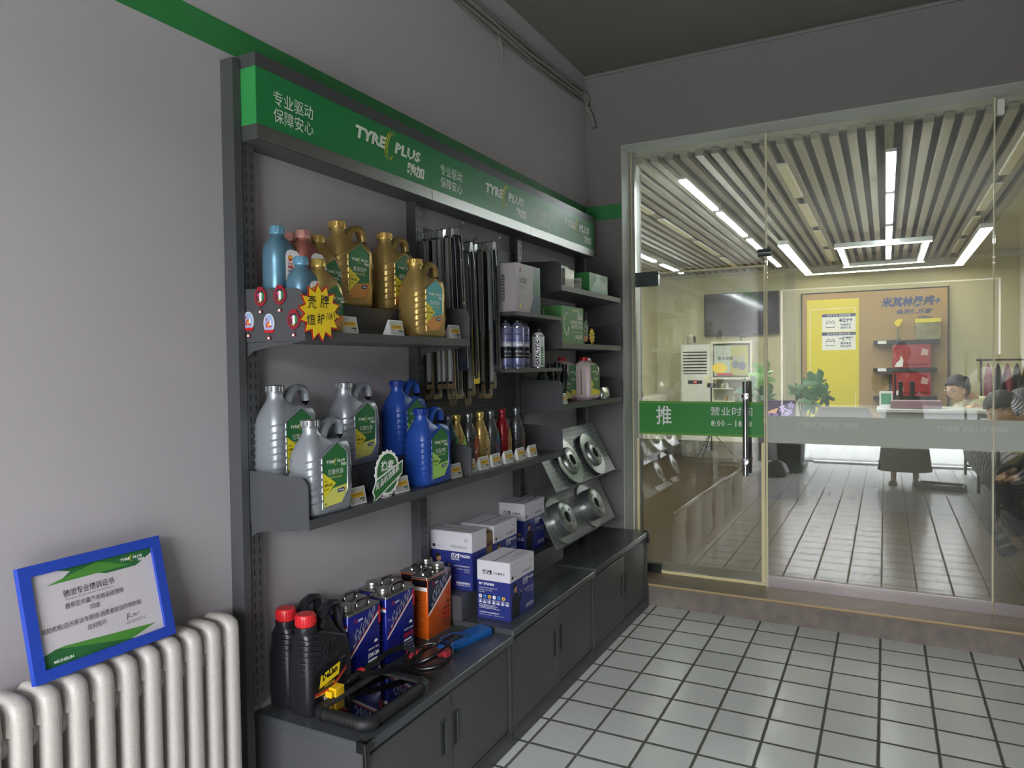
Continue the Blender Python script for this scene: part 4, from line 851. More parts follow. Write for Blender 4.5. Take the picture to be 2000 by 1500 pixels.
def place_disc(o,xa,za,xb,zb,y,along,lift=.003):
    Lp=Vector((xa,0,za)); D=Vector((xb,0,zb))-Lp; Ln=D.length; D.normalize(); Nn=Vector((-D.z,0,D.x)); 
    if Nn.x<0: Nn=-Nn
    p=Lp+D*(Ln-along)+Nn*lift+Vector((0,y,0))
    Mx=Matrix((( -D.x,0,Nn.x,p.x),(0,1,0,p.y),(-D.z,0,Nn.z,p.z),(0,0,0,1)))
    c0,c2=Vector((-D.x,0,-D.z)),Nn; c1=c2.cross(c0)
    Mx=Matrix(((c0.x,c1.x,c2.x,p.x),(c0.y,c1.y,c2.y,p.y),(c0.z,c1.z,c2.z,p.z),(0,0,0,1)))
    o.rotation_euler=Mx.to_euler(); o.location=p
d0=disc(0,'vented brake disc at the left of the upper slanted rack, partly behind the shelf corner'); place_disc(d0,-.375,1.10,-.228,.822,-.735,.128)
d1=dup(d0,(0,0,0),None,'vented brake disc at the right of the upper slanted rack'); place_disc(d1,-.375,1.10,-.228,.822,-.400,.128)
d2=disc(1,'deep-hat brake disc at the left of the lower slanted rack'); place_disc(d2,-.375,.83,-.232,.533,-.850,.128)
d3=dup(d2,(0,0,0),None,'deep-hat brake disc at the right of the lower slanted rack'); place_disc(d3,-.375,.83,-.232,.533,-.430,.128)
# -------- on the cabinets: black jugs, tin cans, battery boxes, tester, tablet
C1,C2=.4292,.4492
BJ=mat('satin_black_jug','26262A',.33,.25); RC=mat('red_screw_cap','C8272B',.35)
def djug(label):
    o=thing('oil_jug',(0,0,0),0,label,'oil jug','black oil jugs with red caps'); W,T,H=.195,.088,.300; h=T/2; b=M()
    b.loft([(0,.008,W-.008,-h+.006,h-.006,.014),(.012,0,W,-h,h,.020),(.155,0,W-.002,-h,h,.020),(.195,.003,W-.012,-h+.004,h-.004,.022),(.222,.006,.12,-.042,.042,.022),(.240,.008,.090,-.034,.034,.026)],BJ,4)
    b.loft([(.19,.06,W-.020,-.034,.034,.012),(.225,.075,.150,-.024,.024,.012),(.255,.095,.135,-.018,.018,.01),(.268,.105,.130,-.014,.014,.01)],BJ,4)
    b.lathe([(.0,.23),(.032,.23),(.032,.262),(.0,.262)],BJ,(.038,0),20)
    for k in range(8):
        z=.125+k*.0165; b.tube([(.052,-h-.0005,z-.010),(.030,-h-.0005,z),(.014,-h+.002,z+.004),(.002,-h+.014,z+.005),(-.0005,-h+.03,z+.004)],.0026,BJ,5); b.tube([(W-.034,-h-.0005,z*.55-.01),(W-.014,-h-.0003,z*.55-.002),(W-.003,-h+.012,z*.55+.002)],.0022,BJ,5)
    b.tube([(.020,-h-.001,.0+.125),(.075,-h-.001,.160),(.10,-h+.006,.225)],.003,BJ,5)
    b.tube([(.098+.032*math.cos(a*PI/12),-h-.0008,.175+.032*math.sin(a*PI/12)) for a in range(24)],.0018,BJ,4,loop=True); b.text('DN',(.076,-h-.001,.160),X,Z,.044,.03,BJ,.0)
    b.build('body',o,ang=50)
    hd=M(); hd.tube([(.100,0,.262),(.120,0,.288),(.145,0,.296),(.170,0,.290),(.178,0,.262),(.178,0,.225),(.184,0,.19)],[.0145,.014,.0135,.0135,.0125,.013,.015],BJ,10,flat=1.3); hd.build('handle',o)
    c=M(); c.lathe([(0,.262),(.0285,.262),(.0300,.264),(.0295,.292),(.026,.297),(0,.298)],RC,(.038,0),28)
    for k in range(24): a=2*PI*k/24; c.box(.038+.0298*math.cos(a)-.0009,.0298*math.sin(a)-.0009,.268,.038+.0298*math.cos(a)+.0009,.0298*math.sin(a)+.0009,.291,RC)
    c.build('cap',o)
    l=M(); y=-h-.0008; P=lambda pl,m_,d=0:l.flat(pl,(0,y-d,0),X,Z,m_)
    P([(.022,.024),(W-.012,.024),(W-.012,.135),(.10,.142),(.022,.120)],mat('jug_label_black','17171B',.3)); P([(.042,.076),(.050,.112),(.135,.126),(.128,.090)],YEL,.0004); l.text('DeLian',(.056,y-.0008,.092),Vector((1,0,.16)).normalized(),Z,.066,.022,INKB,.04)
    P([(.022,.062),(.09,.056),(.168,.104),(.168,.108),(.09,.063),(.022,.066)],RED,.0004); P([(.022,.056),(.09,.051),(.168,.098),(.168,.1),(.09,.0555),(.022,.0595)],LORG,.0004)
    l.text('5W-40',(.095,y-.0008,.042),X,Z,.042,.012,WHITE,.04); P([(.060,.034),(.090,.034),(.090,.046),(.060,.046)],WHITE,.0004); l.text('SP A3/B4',(.062,y-.0008,.036),X,Z,.026,.008,INKB,.03); l.text('德联润滑油',(.064,y-.0008,.072),X,Z,.045,.009,YEL); P([(.03,.030),(.16,.030),(.16,.0308),(.03,.0308)],WHITE,.0004); l.text('全合成机油',(.130,y-.0008,.132),X,Z,.03,.006,mat('grey_ink'))
    l.build('label',o); return o
dj=put(djug('black oil jug with red cap, its yellow label facing out, nearest the cabinet edge'),-.312,-2.690+.008,C1,RZ); dup(dj,(-.405,-2.668,C1),RZ,'black oil jug with red cap standing behind the labelled one against the wall')
TINB=mat('tin_royal_blue','1B2588',.28,.3,coat=.3); TINO=mat('tin_orange','E0641A',.28,.2,coat=.3); TINK=mat('tin_black','121318',.3,coat=.3); TINT=mat('bare_tin','9C9B96',.25,.9); SILP=mat('silver_print','B9BCC6',.35,.5)
def tin(kind,label,grade='5W-30'):
    o=thing('oil_tin',(0,0,0),0,label,'oil tin','square screw-top oil tins on the first cabinet'); W,T,H=.165,.076,.235; h=T/2; body=TINB if kind==6 else TINO; cxx=.036 if kind==6 else W-.036; sgn=1 if kind==6 else -1; b=M()
    b.rbox(0,-h,0,W,h,H-.002,.008,body,.002); b.build('body',o)
    t=M(); t.rbox(-.0015,-h-.0015,H-.006,W+.0015,h+.0015,H+.002,.009,TINT,.001); t.rbox(.004,-h+.004,H+.0021,W-.004,h-.004,H+.0025,.006,TINT,.0001); t.build('rim',o); M().rbox(-.0012,-h-.0012,0,W+.0012,h+.0012,.004,.008,TINT,.001).build('base_rim',o)
    c=M(); prof=[(0,H+.002),(.024,H+.002)]
    for k in range(3): prof+=[(.0245,H+.004+k*.005),(.0255,H+.006+k*.005),(.0245,H+.008+k*.005)]
    prof+=[(.0245,H+.020),(.023,H+.0235),(0,H+.0235)]; c.lathe(prof,TINT,(cxx,0),24); c.build('screw_cap',o)
    hd=M(); hd.tube([((q if kind==6 else W-q),0,H+z_) for q,z_ in ((.080,.002),(.082,.014),(.090,.019),(.136,.019),(.144,.014),(.146,.002))],.004,CHROME,6,flat=2.2); hd.lathe([(0,H+.002),(.010,H+.002),(.010,H+.004),(0,H+.004)],TINT,((.113 if kind==6 else .052),.022),12); hd.build('handle',o)
    l=M(); y=-h-.0006; P=lambda pl,m_,d=0:l.flat(pl,(0,y-d,0),X,Z,m_)
    def side(pl,m_,d=0): l.flat(pl,(-.0006-d,0,0),(0,-1,0),Z,m_)
    if kind==5:
        P([(.002,.100),(W-.002,.210),(W-.002,H-.008),(.002,H-.008)],TINK); P([(.002,.088),(W-.002,.198),(W-.002,.208),(.002,.098)],WHITE,.0002); side([(-h+.006,H-.034),(h-.002,H-.034),(h-.002,H-.008),(-h+.006,H-.008)],TINK); side([(-h+.006,H-.05),(h-.002,H-.05),(h-.002,H-.036),(-h+.006,H-.036)],WHITE)
    else:
        P([(.002,.088),(W-.002,.206),(W-.002,.214),(.002,.096)],WHITE,.0002); P([(.002,.0965),(W-.002,.2145),(W-.002,.2195),(.002,.1015)],RED,.0002); P([(W-.012,.165),(W-.002,.165),(W-.002,H-.01),(W-.012,H-.01)],RED,.0003)
        side([(-h+.006,H-.05),(h-.002,H-.05),(h-.002,H-.040),(-h+.006,H-.040)],WHITE); side([(-h+.006,H-.0395),(h-.002,H-.0395),(h-.002,H-.034),(-h+.006,H-.034)],RED)
    l.text('S6000' if kind==6 else 'S5000',(.020,y-.0005,.118),Vector((1,0,.66)).normalized(),Z,.132,.048,SILP,.012,.30)
    for k in range(4):
        a=PI*k/2+.3; P([(.036+.011*math.cos(a),.208+.011*math.sin(a)),(.036+.003*math.cos(a+.9),.208+.003*math.sin(a+.9)),(.036+.003*math.cos(a-.9),.208+.003*math.sin(a-.9))][::-1],RED,.0005)
    l.text('ZISAR',(.047,y-.0006,.201),Vector((1,0,.1)).normalized(),Z,.026,.008,WHITE,.04)
    tc_=WHITE if kind==6 else INK
    l.text('API SP | GF-6',(.098,y-.0006,.086),X,Z,.055,.009,tc_,.03); l.text(grade,(.096,y-.0006,.062),X,Z,.056,.018,(WHITE if grade=='5W-30' else RED),.05); P([(.096,.050),(.142,.050),(.142,.057),(.096,.057)],tc_ if kind==6 else RED,.0004); l.text('FULL SYNTHETIC',(.096,y-.0006,.038),X,Z,.056,.007,tc_,.02); l.text('MOTOR OIL',(.118,y-.0006,.027),X,Z,.034,.006,tc_,.02); l.text('4L',(.146,y-.0006,.012),X,Z,.014,.010,WHITE if kind==6 else INKB,.02)
    P([(.138+.010*math.cos(a*PI/9),.108+.010*math.sin(a*PI/9)) for a in range(10)],tc_,.0004)
    for k in range(9): side([(-.03,.05+.012*k),(.02-.006*(k%3),.05+.012*k),(.02-.006*(k%3),.0515+.012*k),(-.03,.0515+.012*k)],tc_,.0004)
    l.text('4000',(-.0012,.03,H*.62),(0,-1,0),Z,.03,.012,tc_); l.build('print',o); return o
tA=put(tin(6,'blue S6000 tin with white 5W-30 text, nearest blue tin in the front row'),-.3355,-2.473,C1)
tB=put(tin(6,'blue S6000 tin with red 5W-40 text in the middle of the front row','5W-40'),-.3355,-2.275,C1)
tC=put(tin(5,'orange and black S5000 tin at the far end of the front row','5W-20'),-.3355,-2.025,C1)
dup(tA,(-.4155,-2.440,C1),RZ,'blue S6000 tin in the back row, directly behind the nearest front blue tin')
dup(tB,(-.4155,-2.235,C1),RZ,'blue S6000 tin in the back row, behind the middle front tin')
dup(tC,(-.4155,-1.985,C1),RZ,'orange and black tin in the back row, behind the front orange tin')
# battery cartons
BB=mat('carton_royal_blue','27327A',.4); BWt=mat('carton_white','D3D0D6',.45); KR=mat('carton_kraft','8F7450',.7); SKN=mat('printed_skin','B98A6A',.5); JK=mat('printed_black_jacket','16171C',.5); GTX=mat('carton_grey_print','6F6F78',.5)
def battery(W,D,H,label,kraft=False):
    o=thing('battery_box',(0,0,0),0,label,'battery box',None if kraft else 'white and blue battery boxes on the middle cabinet'); b=M(); zs=H*.66; h=D/2
    if kraft:
        b.rbox(0,-h,0,W,h,H,.002,KR,.001,1); b.text('VARTA',(.006,-h-.0005,H*.72),X,Z,W*.8,.018,INKB,.04); b.text('汽车蓄电池',(.006,-h-.0005,H*.5),X,Z,W*.8,.010,INK)
        b.box(.003,-h*.05,H,W-.003,h*.05,H+.0008,mat('packing_tape','A89060',.3)); b.build('carton',o); return o
    b.rbox(0,-h,0,W,h,zs,.002,BB,.001,1); b.rbox(0,-h,zs+.0001,W,h,H,.002,BWt,.001,1); b.build('carton',o)
    lid=M(); lid.box(.002,-h+.002,H,W-.002,h-.002,H+.0012,BWt); lid.box(.0,-h*.03,H+.0012,W,h*.03,H+.0014,INK); lid.text('汽车蓄电池 CHILWEE',(W*.45,-h*.6,H+.0016),X,Y,W*.45,.010,GTX,.02); lid.text('6-QW-45',(W*.2,-h*.3,H+.0016),X,Y,W*.2,.008,GTX); lid.build('lid',o)
    l=M(); y=-h-.0006
    def T(t,x,z,w,hh,m_,bo=.0,sh=0): l.text(t,(x,y,z),X,Z,w,hh,m_,bo,sh)
    # broad face
    T('超威',W*.50,H*.545,W*.20,H*.09,WHITE,.05,.15); T('汽车蓄电池',W*.72,H*.565,W*.23,H*.055,WHITE,.02); T('CHILWEE',W*.50,H*.515,W*.2,H*.02,WHITE,.02)
    T('6-QW-45(350)-B24-L-T2',W*.56,H*.40,W*.38,H*.028,WHITE,.02); T('12V 45Ah  CCA 350A',W*.64,H*.355,W*.30,H*.022,WHITE); T('(20HR)',W*.82,H*.315,W*.12,H*.02,WHITE); T('高性能免维护蓄电池',W*.62,H*.10,W*.33,H*.045,WHITE,.01); l.box(W*.62,y-.0002,H*.08,W*.95,y,H*.085,WHITE)
    T('中德合资·超威出品',W*.50,H*.72,W*.38,H*.05,GTX); l.flat([(W*.09+.007*math.cos(a*PI/8),H*.735+.007*math.sin(a*PI/8)) for a in range(16)],(0,y,0),X,Z,INKB); T('MASTERS OF',W*.14,H*.725,W*.18,H*.02,GTX); l.flat([(W*.82,H*.84),(W*.91,H*.84),(W*.91,H*.90),(W*.82,H*.90)],(0,y,0),X,Z,mat('pale_mark','BDBAC2',.5)); 
    # printed figure in a black jacket holding out one hand
    fx=W*.22
    l.flat([(fx-.034,.006),(fx+.030,.006),(fx+.032,.05),(fx+.046,.075),(fx+.052,.093),(fx+.046,.097),(fx+.026,.080),(fx+.020,.096),(fx-.002,.108),(fx-.022,.098),(fx-.034,.07)][::1],(0,y,0),X,Z,JK)
    l.flat([(fx-.004+.012*math.cos(a*PI/8),.121+.016*math.sin(a*PI/8)) for a in range(16)],(0,y-.0003,0),X,Z,SKN); l.flat([(fx-.006+.0145*math.cos(a*PI/10),.127+.014*math.sin(a*PI/10)) for a in range(1,12)],(0,y-.0005,0),X,Z,JK); l.flat([(fx+.047+.006*math.cos(a*PI/6),.098+.005*math.sin(a*PI/6)) for a in range(12)],(0,y-.0004,0),X,Z,SKN)
    l.build('front_print',o)
    # end face (local -x)
    l=M(); ex=-.0006
    def E(t,a,z,w,hh,m_,bo=0): l.text(t,(ex,h-a,z),(0,-1,0),Z,w,hh,m_,bo)
    E('超威',D*.18,H*.77,D*.28,H*.08,INKB,.05); E('汽车蓄电池',D*.50,H*.78,D*.34,H*.045,INK,.01); E('免维护蓄电池',D*.06,H*.58,D*.46,H*.045,WHITE,.03); E('6-QW-45(350)-B24-L-T1',D*.06,H*.52,D*.55,H*.022,WHITE,.01); E('12V 45Ah CCA 350A',D*.06,H*.485,D*.4,H*.018,WHITE); E('(20HR)',D*.06,H*.45,D*.18,H*.018,WHITE)
    for k in range(6): cc=(D*(.10+.14*k),H*.385); l.flat([(-(cc[0]-h)*1+.0075*math.cos(a*PI/6)*-1,cc[1]+.0075*math.sin(a*PI/6)) for a in range(12)][::-1] if False else [(cc[0]+.0075*math.cos(a*PI/6),cc[1]+.0075*math.sin(a*PI/6)) for a in range(12)],(ex,h,0),(0,-1,0),Z,[WHITE,mat('pictogram_blue','3C8CCB',.5),mat('pictogram_yellow','D8B030',.5),WHITE,mat('pictogram_blue'),mat('pictogram_yellow')][k]); l.flat([(cc[0]-.003,cc[1]-.003),(cc[0]+.003,cc[1]-.003),(cc[0],cc[1]+.004)],(ex-.0003,h,0),(0,-1,0),Z,INKB)
    for k in range(7): a=D*(.05+.135*k); l.flat([(a,H*.27),(a+.014,H*.27),(a+.014,H*.335),(a,H*.335)],(ex,h,0),(0,-1,0),Z,WHITE); l.flat([(a+.001,H*.285),(a+.013,H*.285),(a+.013,H*.331),(a+.001,H*.331)],(ex-.0002,h,0),(0,-1,0),Z,BB); l.flat([(a+.004,H*.29),(a+.010,H*.29),(a+.008,H*.325),(a+.006,H*.325)],(ex-.0004,h,0),(0,-1,0),Z,WHITE)
    for k,w_ in enumerate((.5,.55,.5,.62)): l.box(ex,h-D*.06-D*w_,H*(.24-.02*k),ex+.0002,h-D*.06,H*(.245-.02*k),WHITE)
    E('河南超威正效电源有限公司',D*.06,H*.10,D*.6,H*.022,WHITE,.01); E('地址:沁阳市  电话:400',D*.06,H*.065,D*.75,H*.015,WHITE)
    l.build('end_print',o); return o
C2R=.5492
put(battery(.216,.150,.232,'white and blue battery box alone at the front edge of the middle cabinet'),-.157,-1.772,C2)
put(battery(.200,.120,.234,'white and blue battery box on the riser turned sideways beside the orange tin'),-.452,-1.715,C2R,0)
put(battery(.065,.185,.205,'brown kraft battery box squeezed between two white and blue boxes on the riser',True),-.356,-1.648,C2R)
put(battery(.216,.165,.222,'white and blue battery box in the middle of the riser, right of the brown box'),-.345,-1.574,C2R)
put(battery(.226,.140,.240,'white and blue battery box at the right end of the riser, nearest the brake discs'),-.385,-1.175,C2R)
# diagnostic tester, its plugs and cables, rugged tablet
TB=mat('tester_blue_plastic','1B5FA8',.4); PLG=mat('dull_red_plug','A8323A',.45)
o=thing('battery_tester',(-.195,-2.085,C1),RZ-.22,'blue handheld tester lying on the first cabinet top','tester'); b=M()
b.loft([(0,.004,.235,-.033,.033,.012),(.006,0,.24,-.036,.036,.014),(.022,0,.238,-.035,.035,.014),(.028,.006,.232,-.030,.030,.012)],TB,4); b.loft([(.0262,.012,.105,-.040,.040,.016),(.034,.014,.103,-.038,.038,.014)],TB,4); b.build('body',o); M().loft([(.0342,.024,.088,-.026,.026,.004),(.0350,.025,.087,-.025,.025,.004)],mat('tester_screen','1A2A3A',.15),2).build('screen',o)
def plug(x,y,rz,label):
    o=thing('cable_plug',(x,y,C1),rz,label,'plug'); b=M(); b.rbox(-.022,-.010,.004,.022,.024,.024,.004,PLG); b.loft([(.0,.0,.0001,0,.0001,.00001)],PLG,1) if False else None
    b.tube([(0,-.006,.014),(0,-.020,.014),(0,-.034,.014)],[.011,.009,.006],PLG,8); b.rbox(-.024,.018,.006,.024,.030,.022,.002,mat('plug_metal','9A9A9A',.3,.8)); b.build('shell',o); return o
plug(-.262,-2.175,.35,'dull red cable plug lying at the foot of the orange tin'); plug(-.165,-2.125,-.25,'dull red cable plug connected at the end of the blue tester')
b=M(); CC=Vector((-.180,-2.195,C1+.012))
def loop(rx,ry,tz,ph,n=20,cx=0,cy=0,z=.01): return [CC+Vector((cx+rx*math.cos(2*PI*k/n+ph),cy+ry*math.sin(2*PI*k/n+ph),z+tz*math.sin(2*PI*k/n+ph*2))) for k in range(n)]
b.tube(loop(.085,.075,.018,.3,z=.016),.0048,BLACK,8,loop=True); b.tube(loop(.062,.085,.03,1.2,z=.034,cx=.012),.0048,BLACK,8,loop=True); b.tube([Vector((-.262,-2.205,C1+.014)),Vector((-.23,-2.25,C1+.008)),Vector((-.16,-2.27,C1+.006)),Vector((-.11,-2.22,C1+.008)),Vector((-.12,-2.15,C1+.012))],.0045,BLACK,8); b.tube([Vector((-.168,-2.16,C1+.014)),Vector((-.19,-2.22,C1+.008)),Vector((-.24,-2.28,C1+.006)),Vector((-.215,-2.33,C1+.006))],.0045,BLACK,8)
tag(b.build('tester_cable'),'looped black tester cable heaped between the tablet and the blue tester','cable')
o=thing('probe_pin',(-.150,-2.335,C1+.008),.5,'small dull red probe pin lying beside the looped black cable','probe'); M().tube([(-.03,0,0),(-.01,0,0),(.005,0,0),(.03,0,0)],[.003,.006,.0065,.005],PLG,8).build('pin',o)
o=thing('rugged_tablet',(-.158,-2.522,C1+.001),0,'black rubber-framed diagnostic tablet lying at the front of the first cabinet','tablet')
b=M(); tw,tl=.090,.145; zc=.022
b.rbox(-tw+.01,-tl+.01,.010,tw-.01,tl-.01,.028,.006,BLACK,.003); b.build('casing',o)
M().rbox(-tw+.020,-tl+.020,.0285,tw-.020,tl-.020,.0300,.004,mat('dark_glossy_screen','050507',.04,spec=.9),.0005).build('screen',o)
g=M(); 
pts=[]
for cx,cy,a0 in ((tw-.028,tl-.028,0),(-tw+.028,tl-.028,PI/2),(-tw+.028,-tl+.028,PI),(tw-.028,-tl+.028,1.5*PI)):
    for k in range(6): a=a0+PI/2*k/5; pts.append((cx+.028*math.cos(a),cy+.028*math.sin(a),zc))
g.tube(pts,.0175,BLK2,12,loop=True)
for sx in (-1,1):
    for sy in (-1,1):
        cx,cy=sx*(tw-.026),sy*(tl-.026); a0={(1,1):0,(-1,1):PI/2,(-1,-1):PI,(1,-1):1.5*PI}[(sx,sy)]
        g.tube([(cx+.028*math.cos(a0+PI/2*k/8),cy+.028*math.sin(a0+PI/2*k/8),zc) for k in range(9)],.0208,BLK2,12)
for k in range(9): yy=-tl+.0; g.tube([(-tw+.038+.014*k,-tl,zc),(-tw+.044+.014*k,-tl,zc)],.0190,BLK2,12)
g.build('rubber_bumper',o)
o=thing('adapter_cable',(0,0,0),0,'flat black adapter cable with red collar and yellow plug lying over the tablet','cable')
b=M(); zt=C1+.050
for k in range(6):
    dz=.0032*k
    b.tube([(-.262,-2.44,zt+dz),(-.262,-2.38,zt+.004+dz),(-.262,-2.31,zt+.012+dz),(-.235,-2.265,zt+.016+dz),(-.190,-2.262,zt+.012+dz),(-.160,-2.30,zt+.004+dz),(-.165,-2.36,zt-.004+dz),(-.205,-2.43,zt+.0+dz),(-.245,-2.48,zt+.002+dz)],.0022,BLACK,5)
b.build('flat_lead',o)
b=M(); b.tube([(-.258,-2.45,zt+.008),(-.258,-2.495,zt+.006),(-.258,-2.535,zt+.004)],[.013,.014,.013],BLACK,10); b.build('plug_body',o)
M().tube([(-.258,-2.455,zt+.008),(-.258,-2.467,zt+.0075)],.0155,RED,10).build('collar',o)
b=M(); b.rbox(-.278,-2.600,zt-.014,-.240,-2.560,zt+.014,.003,mat('yellow_plug','E4B81C',.35)); b.rbox(-.273,-2.615,zt-.010,-.245,-2.600,zt+.009,.003,mat('yellow_plug')); b.build('yellow_plug',o,'yellow obd plug')
M().rbox(-.274,-2.562,zt-.012,-.244,-2.530,zt+.014,.004,BLACK).build('plug_neck',o)
# ================================================================ the customer room behind the glass
FY=6.49
LED=mat('led_tube_white','F4F8FF',.5,emit=TUBE); LEDW=mat('led_strip_warm_white','FFF6DC',.5,emit=7); LEDD=mat('unlit_panel_cream','C9C2A2',.5)
def tube_light(x,y0,y1,lab,m_=LED):
    o=thing('linear_led_light',(x,y0,2.65),0,lab,'ceiling light','linear led lights under the slatted ceiling'); L_=y1-y0
    M().rbox(-.028,0,.004,.028,L_,.024,.004,mat('lamp_body_white','B8BCB8',.4)).build('housing',o)
    M().rbox(-.024,.02,-.008,.024,L_-.02,.0035,.006,m_).build('diffuser',o)
    b=M(); 
    for yy in (.06,L_-.06): b.tube([(0,yy,.024),(0,yy,.10)],.002,ALU,4)
    b.build('suspension_wire',o)
for nx,x in (('left',-1.17),('centre',.045),('right',1.25)):
    for k,(a,b_) in enumerate(((.45,1.50),(1.62,2.83),(3.02,4.02),(4.28,5.28))):
        if x<-1 and k==0: pass
        tube_light(x,a,b_,'bright led tube light, %s in the %s row seen through the glass'%(('nearest','second','third','farthest')[k],nx))
for nx,x in (('left',-.56),('middle',.62),('right',1.95)):
    for k in range(4):
        a=.75+1.35*k
        o=thing('ceiling_panel_light',(x,a,2.735),0,'switched-off narrow panel light between slats, %s in the %s row'%(('nearest','second','third','farthest')[k],nx),'ceiling light','switched-off panel lights between the slats'); M().rbox(-.03,0,0,.03,1.05,.012,.003,LEDD).build('panel',o); M().box(-.034,-.004,.008,.034,1.054,.0145,mat('lamp_body_white')).build('rim',o)
def ledframe(name,segs,lab,w=.06):
    o=thing(name,(0,0,2.62),0,lab,'ceiling light'); b=M(); d=M()
    for (xa,ya,xb,yb) in segs:
        x0,x1=min(xa,xb)-w/2,max(xa,xb)+w/2; y0,y1=min(ya,yb)-w/2,max(ya,yb)+w/2
        b.box(x0,y0,.006,x1,y1,.05,mat('lamp_body_white')); d.box(x0+.003,y0+.003,0,x1-.003,y1-.003,.0055,LEDW)
    b.build('housing',o); d.build('diffuser',o)
    w_=M(); xs=[q for s in segs for q in (s[0],s[2])]; ys=[q for s in segs for q in (s[1],s[3])]
    for xx in (min(xs),max(xs)): 
        for yy in (min(ys)+.2,max(ys)-.2): w_.tube([(xx,yy,.05),(xx,yy,.118)],.002,ALU,4)
    w_.build('suspension_wire',o)
ledframe('square_led_light',[(.78,3.93,1.60,3.93),(.78,5.60,1.60,5.60),(.80,3.96,.80,5.57),(1.58,3.96,1.58,5.57)],'rectangular warm white led frame light hanging at the room centre')
ledframe('strip_led_light',[(.31,3.45,.31,6.14),(2.02,3.45,2.02,6.14),(.31,6.17,2.02,6.17)],'large U-shaped warm white led strip light around the rectangular one',.10)
# television
o=thing('television',(-.62,6.42,2.155),0,'large black television mounted high on the cream wall','television'); M().rbox(-.52,.0,-.305,.52,.045,.305,.01,BLACK).build('casing',o); M().box(-.51,-.0015,-.285,.51,0,.295,mat('tv_screen','15171B',.08)).build('screen',o); M().box(-.15,.045,-.1,.15,.07,.1,STEELD).build('wall_bracket',o); M().tube([(-.02,.05,-.30),(.0,.05,-.40),(.06,.05,-.46)],.008,BLACK,5).build('cable',o)
# standing air conditioner
AW=mat('air_conditioner_white','D9D8CC',.4)
o=thing('air_conditioner',(-1.20,6.26,IZ+.001),0,'tall white standing air conditioner left of the white display shelf','air conditioner'); M().rbox(-.215,-.17,0,.215,.17,1.625,.03,AW,.01).build('cabinet',o)
b=M(); b.box(-.17,-.172,1.20,.17,-.1705,1.52,STEELD)
for k in range(7): b.box(-.168,-.180,1.215+.044*k,.168,-.172,1.237+.044*k,AW)
b.build('louvre',o); b=M(); b.box(-.10,-.1735,1.06,.10,-.1715,1.11,BLACK); b.box(-.015,-.1745,1.075,.02,-.1735,1.095,mat('red_digit','FF5040',.5,emit=1.5)); b.build('display_panel',o); M().box(.135,-.172,1.02,.20,-.1705,1.17,mat('energy_label','E0D9B0',.5)).build('sticker',o); M().box(-.2,-.1712,.80,.2,-.1705,.804,STEELD).build('seam',o)
o=thing('glass_teapot',(-1.30,6.26,IZ+1.6265),0,'small glass teapot standing on the white air conditioner','teapot'); M().lathe([(0,0),(.05,0),(.055,.01),(.05,.10),(.04,.12),(0,.12)],mat('teapot_glass_cream','B9B69C',.15,alpha=.6),(0,0),16).build('body',o); M().lathe([(0,.12),(.035,.12),(.03,.14),(.01,.145),(.01,.165),(0,.165)],AW,(0,0),14).build('lid',o); M().tube([(-.05,0,.10),(-.09,0,.09),(-.085,0,.03),(-.05,0,.02)],.006,AW,6).build('handle',o); M().rbox(.04,-.02,.03,.07,.02,.12,.008,BLACK).build('power_base',o)
# white display shelf with picture and small bottles
DW=mat('display_shelf_white','DDDABF',.45)
o=thing('display_shelf',(-.71,6.30,IZ+.001),0,'tall white display shelf under the television with a bright picture at its top','shelf'); b=M()
b.box(-.28,-.14,0,-.255,.14,1.66,DW).box(.255,-.14,0,.28,.14,1.66,DW).box(-.255,.13,0,.255,.14,1.66,mat('shelf_back_pale','C9C9B4',.5)).box(-.255,-.14,0,.255,.13,.04,DW).box(-.255,-.14,.66,.255,.13,.70,DW).box(-.255,-.14,1.63,.255,.13,1.66,DW).box(-.255,-.14,1.12,.255,.13,1.15,DW).box(-.255,-.135,.04,.255,-.12,.66,DW).box(-.255,-.14,.38,.255,-.134,.384,STEELD)
b.build('carcass',o)
for a,c,z in ((-.255,.02,.98),(0.02,.255,.93),(-.255,.1,.80)): M().box(a,-.12,z,c,.12,z+.014,DW).build('shelf_board',o)
b=M(); b.box(-.235,-.142,1.175,.235,-.1405,1.60,mat('picture_pale_blue','B9C2B0',.5)); b.flat([(-.02,1.18),(.23,1.18),(.23,1.595),(.0,1.595)],(0,-.143,0),X,Z,mat('picture_olive','B0AE5C',.5)); b.text('香水诱惑',(-.19,-.1435,1.39),X,Z,.22,.055,INK,.02)
b.flat([(-.16+.10*math.cos(a*PI/12)*(1+.15*(a%2)),1.28+.07*math.sin(a*PI/12)*(1+.15*(a%2))) for a in range(24)],(0,-.1437,0),X,Z,YEL); b.box(-.20,-.145,1.18,.02,-.1437,1.21,RED)
b.flat([(.06+.05*math.cos(a*PI/8),1.33+.055*math.sin(a*PI/8)) for a in range(16)],(0,-.1438,0),X,Z,mat('picture_grey_blue','6C7278',.4)); b.flat([(.15+.055*math.cos(a*PI/8),1.31+.06*math.sin(a*PI/8)) for a in range(16)],(0,-.1440,0),X,Z,mat('picture_grey_blue')); b.box(.03,-.145,1.39,.09,-.1438,1.45,mat('picture_grey_light','A5A79C',.4)); b.box(.12,-.145,1.37,.18,-.1438,1.46,mat('picture_grey_light'))
b.build('picture',o,'bright poster with yellow starburst')
small=None
